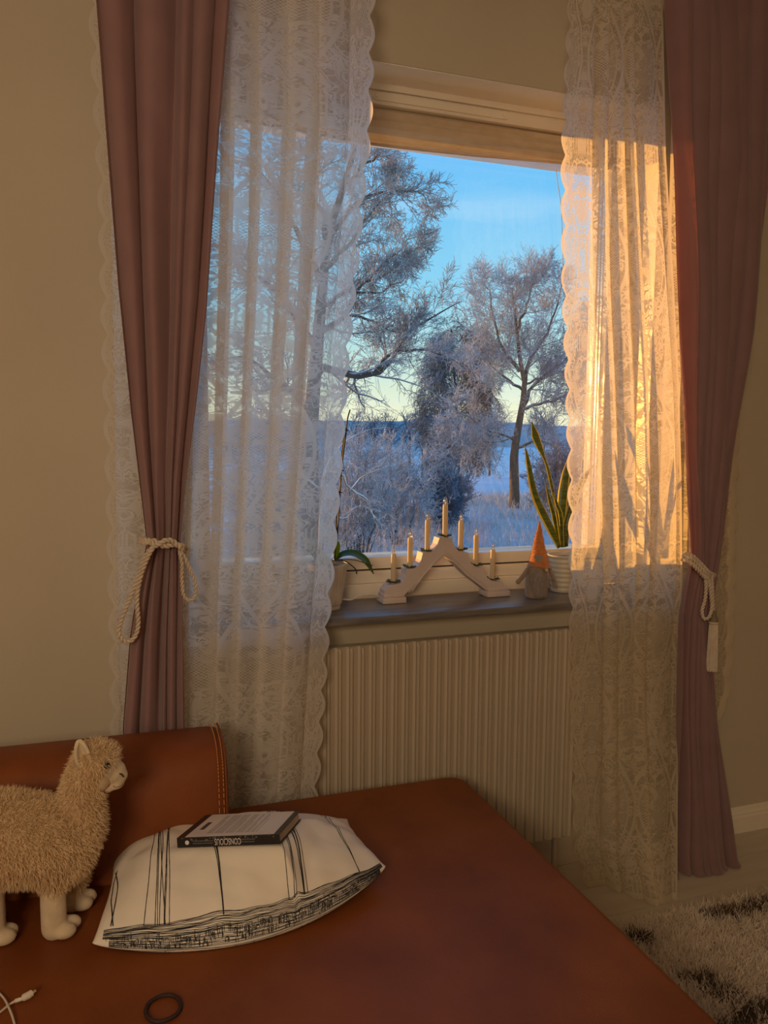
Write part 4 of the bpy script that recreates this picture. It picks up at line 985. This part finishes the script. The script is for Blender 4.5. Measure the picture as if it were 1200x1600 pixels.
rt_ = lambda a: SP(*a)
leaf_blade('leaf', [SP(425, 1075), SP(370, 950, -.004), SP(300, 800, -.008), SP(240, 650, -.01), SP(200, 480, -.012), SP(172, 370, -.014), SP(146, 280, -.014)], [.009, .0165, .0175, .0155, .0125, .0085, .0005], (.35, -1, .1), sans_m, sp_t, .5, wav=.002)
leaf_blade('leaf', [SP(440, 1075, .008), SP(400, 760, .01), SP(365, 600, .01), SP(335, 470, .008), SP(308, 390, .006), SP(270, 290, .004), SP(235, 200, .002), SP(205, 95, 0)], [.007, .009, .009, .007, .0045, .0115, .0135, .0005], [(.8, -1, 0), (.3, -1, 0), (-.2, -1, .1)], sans_m, sp_t, .3)
leaf_blade('leaf', [SP(455, 1075, .012), SP(440, 850, .016), SP(455, 650, .02), SP(475, 500, .02), SP(505, 330, .02)], [.010, .015, .0165, .013, .0005], (-.2, -1, .1), sans_m, sp_t, .35)
leaf_blade('leaf', [SP(470, 1070, 0), SP(480, 900, 0), SP(540, 700, .002), SP(610, 540, .004), SP(690, 430, .006)], [.007, .012, .013, .010, .0005], (-.5, -1, .2), sans_m, sp_t, .4)
leaf_blade('leaf', [SP(420, 1070, .015), SP(385, 850, .018), SP(350, 720, .018), SP(308, 560, .018)], [.006, .009, .007, .0005], (.2, -1, 0), sans_m, sp_t, .35)
leaf_blade('leaf', [SP(445, 1075, -.012), SP(430, 830, -.014), SP(400, 740, -.014), SP(375, 640, -.012)], [.005, .007, .005, .0005], (-.9, -1, .1), sans_m, sp_t, .35)

OY = .022; oc = P(512, 905, OY)
orc = thing('potted_orchid', 'leafy orchid with a bare dark stem in a fluted white pot by the lace', 'potted plant', (oc[0], OY, ZS))
orim = P(512, 880, OY)[2]-ZS
def fluted(c, prof, seg=144, fl=36, d=.0011):
    V_ = []
    for r0, z_, dd in prof:
        for k in range(seg):
            a = 2*PI*k/seg; r2 = r0+dd*d*abs(math.sin(fl/2*a)); V_.append((c[0]+r2*math.cos(a), c[1]+r2*math.sin(a), c[2]+z_))
    K = len(prof); f = [(k*seg+i, k*seg+(i+1) % seg, (k+1)*seg+(i+1) % seg, (k+1)*seg+i) for k in range(K-1) for i in range(seg)]+[tuple(range(seg-1, -1, -1))]
    return MB().add(V_, f)
obj('pot', fluted((oc[0], OY, ZS+.0005), [(.035, 0, 0), (.036, .006, 0), (.034, .011, 0), (.038, .014, 1), (.044, orim*.45, 1), (.052, orim*.85, 1), (.0555, orim-.006, 1), (.057, orim-.003, 0), (.057, orim, 0), (.0545, orim, 0), (.053, orim-.012, 0)]), pot_m, orc)
obj('bark_mix', MB().lathe((oc[0], OY, ZS+orim-.013), [(.053, 0), (.035, .004), (.01, .006), (.001, .006)], 30, False), soil_m, orc)
def OP(x, y, dy=0): return P(x, y, OY+dy)
leaf_blade('leaf', [OP(522, 877), OP(535, 867, -.01), OP(553, 866, -.02), OP(570, 876, -.03), OP(584, 897, -.04)], [.006, .014, .017, .015, .001], (0, -.45, 1), orch_m, orc, -.25)
leaf_blade('leaf', [OP(524, 874), OP(526, 862, 0), OP(528, 852, 0), OP(529, 846)], [.004, .009, .008, .001], (0, -1, .2), orchy_m, orc, .2)['label'] = 'small yellow-green new leaf'
leaf_blade('leaf', [OP(515, 876), OP(500, 866, -.005), OP(485, 860, -.01), OP(474, 868, -.015)], [.006, .016, .018, .002], (0, -.7, 1), orch_m, orc, -.2)
leaf_blade('leaf', [OP(512, 876), OP(500, 872, .02), OP(486, 850, .03), OP(478, 840, .03)], [.006, .014, .014, .001], (.2, -1, .4), orch_m, orc, .2)
obj('air_root', MB().tube(smoothpath([OP(520, 876, -.02), OP(535, 876, -.03), OP(546, 881, -.04), OP(556, 890, -.045), OP(557, 897, -.045)], 16), .0018, 7), stem_m, orc)
obj('air_root', MB().tube(smoothpath([OP(522, 875, -.02), OP(545, 874, -.03), OP(565, 878, -.035), OP(582, 884, -.035)], 16), .0013, 7), soil_m, orc)
obj('flower_stem', MB().tube(smoothpath([OP(523, 877), OP(525, 830), OP(526, 800), OP(531, 762), OP(535, 720), OP(540, 680), OP(543, 655), OP(547, 640)], 40), [.0024]*30+[.002]*10, 8), stem_m, orc)
obj('support_stake', MB().tube([OP(526, 876, .004), OP(530, 770, .004), OP(538, 668, .004)], .0016, 7), stem_m, orc)
obj('flower_stem', MB().tube(smoothpath([OP(524, 877, .006), OP(524, 845, .006), OP(529, 810, .002), OP(532, 760, -.004), OP(533, 720, -.004), OP(538, 676, 0)], 30), .0018, 8), stem_m, orc)
for x_, y_ in ((530, 769), (539, 672), (533, 735)):
    q = OP(x_, y_); obj('clip', MB().tube([q+[-.006, -.003, 0], q+[0, -.0045, .001], q+[.007, -.003, -.001]], [.0018, .0032, .0015], 8), stem_m, orc)

bq = P(929, 917, .03)
sb_ = thing('small_box', 'small pale box on the sill behind the golden lace curtain', 'box', (bq[0], .03, ZS))
obj('box_body', MB().box((bq[0]-.014, .015, ZS), (bq[0]+.014, .045, ZS+.014), .002), cloud_m, sb_)
obj('lid', MB().box((bq[0]-.015, .014, ZS+.0141), (bq[0]+.015, .046, ZS+.019), .0015), cloud_m, sb_)

# ------------------------------------------------------------------ shaggy rug
RX0, RX1, RY0, RY1 = 1.06, 2.7, -2.3, -.345
rug = thing('shaggy_rug', 'cream shaggy rug with dark brown patches on the floor at lower right', 'rug', (1.9, -1.3, 0))
obj('backing', MB().box((RX0, RY0, .001), (RX1, RY1, .008), .002), soil_m, rug)
g = np.random.default_rng(21)
def rug_batch(n_, x0, x1, y0, y1):
    p = np.c_[x0+(x1-x0)*g.random(n_), y0+(y1-y0)*g.random(n_), np.full(n_, .006)]
    x_, y_ = p[:, 0], p[:, 1]
    wv = .012*np.sin(x_*27)+.012*np.sin(y_*33)+.010*np.sin(x_*71+y_*67)+g.normal(0, .008, n_)
    def spot(px, py, rx, ry):
        q = PZ(px, py, .02); return ((x_-q[0]+wv*.3)/rx)**2+((y_-q[1]+wv)/ry)**2 < 1
    dark = spot(1135, 1428, .075, .035) | spot(1170, 1418, .06, .03) | spot(1210, 1412, .07, .03) | spot(1000, 1466, .035, .022) | spot(1012, 1474, .03, .02)
    dark |= spot(1130, 1548, .05, .02) | spot(1180, 1572, .06, .028) | spot(1092, 1532, .05, .018) | spot(1225, 1555, .06, .03) | spot(1160, 1600, .06, .03)
    return p, dark
def rug_part(n_, x0, x1, y0, y1, wdt, name):
    p, dark = rug_batch(n_, x0, x1, y0, y1); fl2 = g.random(n_) < .12; dark = dark ^ (dark & fl2)
    for msk, m_, nm in ((~dark, 'l', name), (dark, 'd', name)):
        if msk.sum() == 0: continue
        Q, F_, _ = blades(p[msk], np.tile([0, 0, 1.], (msk.sum(), 1)), .030, wdt, g, (0, 0, -.3), .55)
        Q[:, 2] = np.maximum(Q[:, 2], .004)
        o_ = link_mesh(nm, Q, F_, rugl_m if m_ == 'l' else rugd_m, rug); o_['kind'] = 'stuff'; o_['label'] = 'cream shaggy pile' if m_ == 'l' else 'dark brown shaggy pile'
rugl_m = M('cream_pile', (.90, .80, .68), .95, (.80, .70, .57), 14, sheen=.2, trans=.25)
rugd_m = M('brown_pile', (.085, .05, .028), .95, (.12, .075, .04), 14)
rug_part(100000, RX0, 2.15, -1.15, RY1, .0030, 'pile')
rug_part(16000, RX0, RX1, RY0, -1.15, .008, 'pile')
rug_part(8000, 2.15, RX1, -1.15, RY1, .008, 'pile')

# ------------------------------------------------------------------ outdoors
GZ = -4.0
xs, ys = np.meshgrid(np.linspace(-60, 160, 70), np.concatenate([np.linspace(3, 60, 40), np.linspace(64, 105, 12)]), indexing='ij')
zz = GZ+.25*np.sin(xs*.21)*np.cos(ys*.17)+.12*np.sin(xs*.6+ys*.4); zz = np.where(ys > 95, GZ-.3, zz)
g_ = MB().grid(np.stack([xs, ys, zz], 2)); tag(link_mesh('snowy_ground', g_.verts(), g_.f, snow_m), 'snow covered garden ground outside the window', kind='structure')
tag(obj('frozen_lake', MB().box((-400, 90, GZ-.8), (900, 420, GZ-.2)), ice_m, smooth=False), 'pale frozen lake beyond the garden trees', kind='structure')
hx = np.linspace(-500, 1100, 220)
def ridge(y0_, hb, am, sd_, nm, lab):
    g2 = np.random.default_rng(sd_); top = hb+am*(np.sin(hx*.011+sd_)+.5*np.sin(hx*.031+2*sd_))+g2.normal(0, .5, len(hx))
    V_ = np.stack([np.stack([hx, np.full_like(hx, y0_), np.full_like(hx, GZ-2)], 1), np.stack([hx, np.full_like(hx, y0_+15), top*.55], 1), np.stack([hx, np.full_like(hx, y0_+45), top], 1), np.stack([hx, np.full_like(hx, y0_+120), np.full_like(hx, GZ-2)], 1)])
    q = MB().grid(V_); tag(link_mesh(nm, q.verts(), q.f, hill_m), lab, kind='structure')
ridge(400, 7.5, 1.0, 3, 'forest_shore', 'far wooded shore across the lake'); ridge(640, 14.5, 1.8, 5, 'far_hills', 'low blue hills on the horizon')

def child_lines(par, rad, m, ang, lenf, up, tmin, g, K=5, wig=.12, taper=.35, rr=.55, minlen=0):
    N_, Kp = par.shape[:2]; t = tmin+(1-tmin)*((np.arange(m)[None]+g.random((N_, m)))/m); q = t*(Kp-1); i = np.minimum(q.astype(int), Kp-2); f_ = (q-i)[..., None]
    ar = np.arange(N_)[:, None]; p0 = par[ar, i]*(1-f_)+par[ar, i+1]*f_; tg = par[ar, i+1]-par[ar, i]; tg /= np.linalg.norm(tg, axis=2)[..., None]+1e-9
    r0 = (rad[ar, i]*(1-f_[..., 0])+rad[ar, i+1]*f_[..., 0])*rr
    plen = np.sum(np.linalg.norm(np.diff(par, axis=1), axis=2), axis=1)[:, None]
    ln = np.maximum(plen*lenf*(1.12-.72*t)*(.7+.6*g.random((N_, m))), minlen)
    pe = np.cross(tg, g.normal(0, 1, (N_, m, 3))); pe /= np.linalg.norm(pe, axis=2)[..., None]+1e-9
    an = np.radians(ang)*(.7+.6*g.random((N_, m)))[..., None]
    d = tg*np.cos(an)+pe*np.sin(an); out = [p0]; p = p0.copy()
    for k in range(1, K):
        d = d+np.array([0, 0, up])/(K-1)+g.normal(0, wig, d.shape); d /= np.linalg.norm(d, axis=2)[..., None]; p = p+d*ln[..., None]/(K-1); out.append(p)
    P_ = np.stack(out, 2).reshape(N_*m, K, 3); R_ = (r0[..., None]*np.linspace(1, taper, K)).reshape(N_*m, K); return P_, R_
def tubes(Pn, Rn, seg=3):
    N_, K = Pn.shape[:2]; t = np.gradient(Pn, axis=1); t /= np.linalg.norm(t, axis=2)[..., None]+1e-9; ref = np.array([.31, .2, .93]); a = np.cross(t, ref); a /= np.linalg.norm(a, axis=2)[..., None]+1e-9; b = np.cross(t, a)
    th = np.arange(seg)*2*PI/seg; V_ = Pn[:, :, None]+Rn[:, :, None, None]*(a[:, :, None]*np.cos(th)[None, None, :, None]+b[:, :, None]*np.sin(th)[None, None, :, None])
    n_, k_, s_ = np.meshgrid(np.arange(N_), np.arange(K-1), np.arange(seg), indexing='ij'); base = (n_*K+k_)*seg; s2 = (s_+1) % seg
    return V_.reshape(-1, 3), np.stack([base+s_, base+s2, base+seg+s2, base+seg+s_], -1).reshape(-1, 4)
def proj(q):
    v = np.asarray(q, float)-CAM; return 600+F*(v @ AR)/(v @ AF), 800-F*(v @ AU)/(v @ AF)
def ground_py(px, Y):
    q = P(px, 800, Y); return proj((q[0], Y, GZ))[1]
def resamp(pts, n): return smoothpath(pts, n)
def tree(name, label, Y, trunk, limbs, seed, rmin, levels, tmat=None, wmat=None, cat='tree', kids=0.0, jitterY=1.0, group=None):
    """trunk, limbs: pixel polylines [(px, py, dY)], radii (start, end) in metres"""
    g2 = np.random.default_rng(seed); tmat = tmat or trunk_m; wmat = wmat or twig_m
    tp, tr0 = trunk; b0 = P(tp[0][0], tp[0][1], Y); b0[2] = min(b0[2], GZ+.3); root = thing(name, label, cat, (b0[0], Y, GZ), group)
    def L3(pl, n): return resamp([P(q[0], q[1], Y+(q[2] if len(q) > 2 else 0)*jitterY) for q in pl], n)
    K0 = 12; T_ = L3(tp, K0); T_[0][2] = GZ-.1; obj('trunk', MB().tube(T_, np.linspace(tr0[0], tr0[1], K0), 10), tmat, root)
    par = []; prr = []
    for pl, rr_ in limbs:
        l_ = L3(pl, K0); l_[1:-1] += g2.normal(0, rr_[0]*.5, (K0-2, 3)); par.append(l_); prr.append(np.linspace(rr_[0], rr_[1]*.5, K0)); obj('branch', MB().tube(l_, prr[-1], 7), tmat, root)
    if kids:
        par.append(resamp(T_[int(K0*kids):], K0)); prr.append(np.linspace(tr0[0]*.4, tr0[1], K0)*.7)
    par, rad = np.array(par), np.array(prr); Vs, Fs, nV = [], [], 0
    for (m, ang, lf, up, tm, ml) in levels:
        par, rad = child_lines(par, rad, m, ang, lf, up, tm, g2, 6, .19, .35, .46, ml); rad = np.maximum(rad, rmin)
        v, f_ = tubes(par, rad, 3); Vs.append(v); Fs.append(f_+nV); nV += len(v)
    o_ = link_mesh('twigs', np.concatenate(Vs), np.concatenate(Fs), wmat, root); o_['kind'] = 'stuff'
    return root

# big frosted tree on the left
tree('frosted_tree', 'tall frosted tree with snowy arching limbs, seen through the left lace curtain', 24,
     ([(486, 950), (486, 820), (484, 700), (490, 600), (498, 520), (505, 430), (520, 340), (548, 260), (560, 190)], (.34, .05)),
     [([(490, 590), (515, 575), (548, 588), (585, 583), (612, 560), (640, 520), (690, 490), (722, 470)], (.17, .02)),
      ([(585, 583), (600, 560), (625, 548), (660, 548), (700, 560), (735, 585)], (.08, .015)),
      ([(498, 520), (540, 490), (570, 440), (610, 400), (650, 370, 1)], (.12, .02)),
      ([(500, 480), (545, 455), (590, 460), (635, 430)], (.09, .015)),
      ([(508, 420), (545, 380), (580, 330), (625, 290)], (.10, .02)),
      ([(515, 370), (560, 320), (600, 300), (655, 300), (668, 320)], (.09, .015)),
      ([(540, 290), (570, 255), (600, 245), (625, 262)], (.07, .015)),
      ([(500, 440), (470, 380), (440, 320), (400, 260)], (.14, .02)),
      ([(492, 540), (450, 480), (400, 430), (350, 400)], (.14, .02)),
      ([(488, 640), (440, 600), (390, 560), (340, 560)], (.12, .02)),
      ([(510, 380), (490, 300), (470, 230), (450, 180)], (.10, .02)),
      ([(487, 680), (450, 690), (400, 680), (350, 700)], (.10, .02)),
      ([(540, 490), (580, 500), (620, 520), (650, 500)], (.06, .012)),
      ([(570, 440), (600, 430), (640, 395), (665, 380)], (.05, .012))],
     11, .0080, [(18, 50, .38, .25, .10, .6), (10, 44, .5, .15, .10, .38), (7, 38, .6, .2, .1, .25)])
# bare frosted tree on the right
tree('frosted_tree', 'round crowned frosted tree standing right of centre beyond the glass', 51.2,
     ([(803, 812), (804, 760), (803, 720), (806, 690), (815, 640), (820, 600), (812, 560), (806, 500), (800, 450)], (.42, .06)),
     [([(820, 600), (828, 560), (850, 530), (870, 480), (880, 440)], (.18, .03)),
      ([(815, 640), (835, 600), (870, 570), (905, 540), (930, 500)], (.16, .03)),
      ([(812, 580), (790, 550), (775, 510), (765, 460), (755, 440)], (.16, .03)),
      ([(818, 610), (790, 590), (765, 570), (748, 540)], (.13, .025)),
      ([(808, 520), (820, 480), (835, 440), (840, 425)], (.12, .025)),
      ([(806, 690), (780, 675), (760, 672), (730, 650), (705, 640)], (.12, .02)),
      ([(806, 700), (840, 690), (880, 700), (930, 695)], (.14, .02)),
      ([(815, 640), (850, 630), (890, 620), (935, 600)], (.14, .02)),
      ([(806, 680), (780, 690), (750, 690), (720, 700), (690, 690)], (.09, .02)),
      ([(822, 600), (850, 590), (880, 580), (910, 560)], (.09, .02))],
     12, .012, [(20, 50, .46, .25, .15, 1.6), (13, 44, .52, .2, .1, .9), (7, 38, .6, .15, .1, .5)], kids=.55)
# dense drooping birch in the middle
tree('drooping_birch', 'dense blue-grey drooping birch in the middle of the view', 57,
     ([(718, 800), (718, 740), (717, 680), (712, 620), (708, 560), (706, 515)], (.16, .04)),
     [([(717, 730-k*14), (717+dx*.55, 712-k*14, dy*.5), (717+dx, 716-k*13, dy)], (.05, .015)) for k in range(15) for dx, dy in ((-62+abs(k-6)*3.6, 1.0), (52-abs(k-6)*3.2, -1.0), (-30, -2.5+k*.1), (26, 2.4-k*.1))],
     13, .013, [(8, 55, .6, -.5, .15, 1.0), (8, 45, .6, -.9, .1, .9), (4, 30, .6, -.8, .1, .6)], trunk_m, twigd_m, kids=.1)
for i_, (px, py, Y, hpx, lab) in enumerate([(560, 770, 30, 108, 'dense frosted bush at the lower left of the view, behind the orchid'), (625, 770, 34, 95, 'wide frosted bush below the arching snowy limb'),
                                      (690, 790, 40, 75, 'low blue-grey bush under the drooping birch'), (870, 775, 44, 90, 'frosted bush behind the snake plant leaves')
                                      , (420, 760, 26, 150, 'frosted bush behind the left lace curtain')]):
    ls = []; g2 = np.random.default_rng(60+i_); gp = ground_py(px, Y); top = py-hpx; Hh = gp-top
    for k in range(14):
        a = (k/13-.5)*2; sp_ = hpx*.55*a+6*g2.normal(); e_ = top+Hh*(.12+.35*abs(a)*g2.random()+.25*g2.random()*(k % 2)); d_ = 1.6*g2.normal()
        ls.append(([(px+a*hpx*.12, gp, 0), (px+sp_*.45, gp-(gp-e_)*.45, d_*.5), (px+sp_+5*g2.normal(), e_, d_)], (.035, .012)))
    tree('frosted_bush', lab, Y, ([(px, gp), (px+2, gp-Hh*.3), (px-2, gp-Hh*.55), (px+3, gp-Hh*.8)], (.05, .015)), ls, 70+i_, .008 if Y < 36 else .013,
         [(13, 46, .42, .15, .08, .6), (8, 42, .5, .1, .1, .4), (5, 36, .6, .1, .1, .25)], trunk_m, twigd_m if i_ in (2, 3) else twig_m, cat='bush', kids=.15)
# snow laden branch of a nearer tree, low at the left
tree('snowy_shrub', 'nearer snow laden shrub with thick white crooked branches, right of the orchid stem', 14,
     ([(500, 1180), (500, 900), (505, 760), (512, 735)], (.07, .045)),
     [([(512, 738), (535, 742), (548, 765), (572, 780), (580, 800), (592, 815), (606, 838)], (.034, .010)), ([(548, 765), (565, 745), (590, 735), (625, 722)], (.018, .008)),
      ([(572, 780), (585, 812), (592, 830), (596, 850)], (.014, .007)), ([(510, 745), (530, 722), (560, 732), (590, 750)], (.014, .007)),
      ([(506, 800), (540, 810), (560, 790), (610, 805)], (.016, .007)), ([(512, 725), (540, 690), (575, 672), (600, 668)], (.016, .006)),
      ([(506, 770), (470, 740), (440, 700), (400, 680)], (.03, .01)), ([(508, 740), (520, 690), (515, 640), (540, 610)], (.02, .007))],
     15, .0042, [(6, 45, .42, .0, .2, .15), (4, 42, .5, .0, .15, .12)], near_m, near_m, cat='bush')
# far small trees along the shore
FAR = ['hazy far tree just right of the left lace edge', 'hazy far tree over the orchid stem tip', 'hazy far tree above the leftmost candle', 'hazy far tree left of the drooping birch', 'hazy far tree at the left edge of the drooping birch', 'hazy far tree between the birch and the round tree', 'hazy far tree right of the round tree trunk', 'hazy far tree behind the left lace edge', 'leftmost hazy far tree, behind the left lace']
g2 = np.random.default_rng(5)
for i_, (px, w_) in enumerate([(560, 1), (585, 1.2), (610, .9), (640, 1.1), (660, .8), (765, .9), (850, 1.1), (520, 1.3), (470, 1.2)]):
    Y = 95+12*g2.random(); 
    tree('distant_tree', FAR[i_], Y, ([(px, 725), (px, 705), (px+1, 680), (px, 655)], (.16, .05)),
         [([(px, 705), (px-6*w_, 690), (px-10*w_, 672)], (.08, .03)), ([(px, 700), (px+6*w_, 685), (px+10*w_, 668)], (.08, .03)), ([(px, 690), (px-4*w_, 672), (px-6*w_, 655)], (.08, .03))],
         100+i_, .028, [(9, 42, .5, .2, .1, 1.5), (6, 36, .5, .2, .1, 1.0)], trunk_m, twigd_m, kids=.3, group='small trees on the far shore')
# reeds and tall dry grass
def reeds(n_, x0, x1, y0, y1, h, w_, seed, lab):
    g3 = np.random.default_rng(seed); p = np.c_[x0+(x1-x0)*g3.random(n_), y0+(y1-y0)*g3.random(n_), np.full(n_, GZ)]
    msk = (np.sin(p[:, 0]*.9+p[:, 1]*.5)+np.sin(p[:, 0]*.37+1.3)) > -.9; p = p[msk]
    Q, F_, _ = blades(p, np.tile([0, 0, 1.], (len(p), 1)), h, w_, g3, (0, 0, .1), .38)
    o_ = link_mesh('dry_reeds', Q, F_, reed_m); tag(o_, lab, 'reeds', kind='stuff')
reeds(30000, 6, 48, 27, 62, .75, .03, 31, 'frosted golden dry grass below the trees')
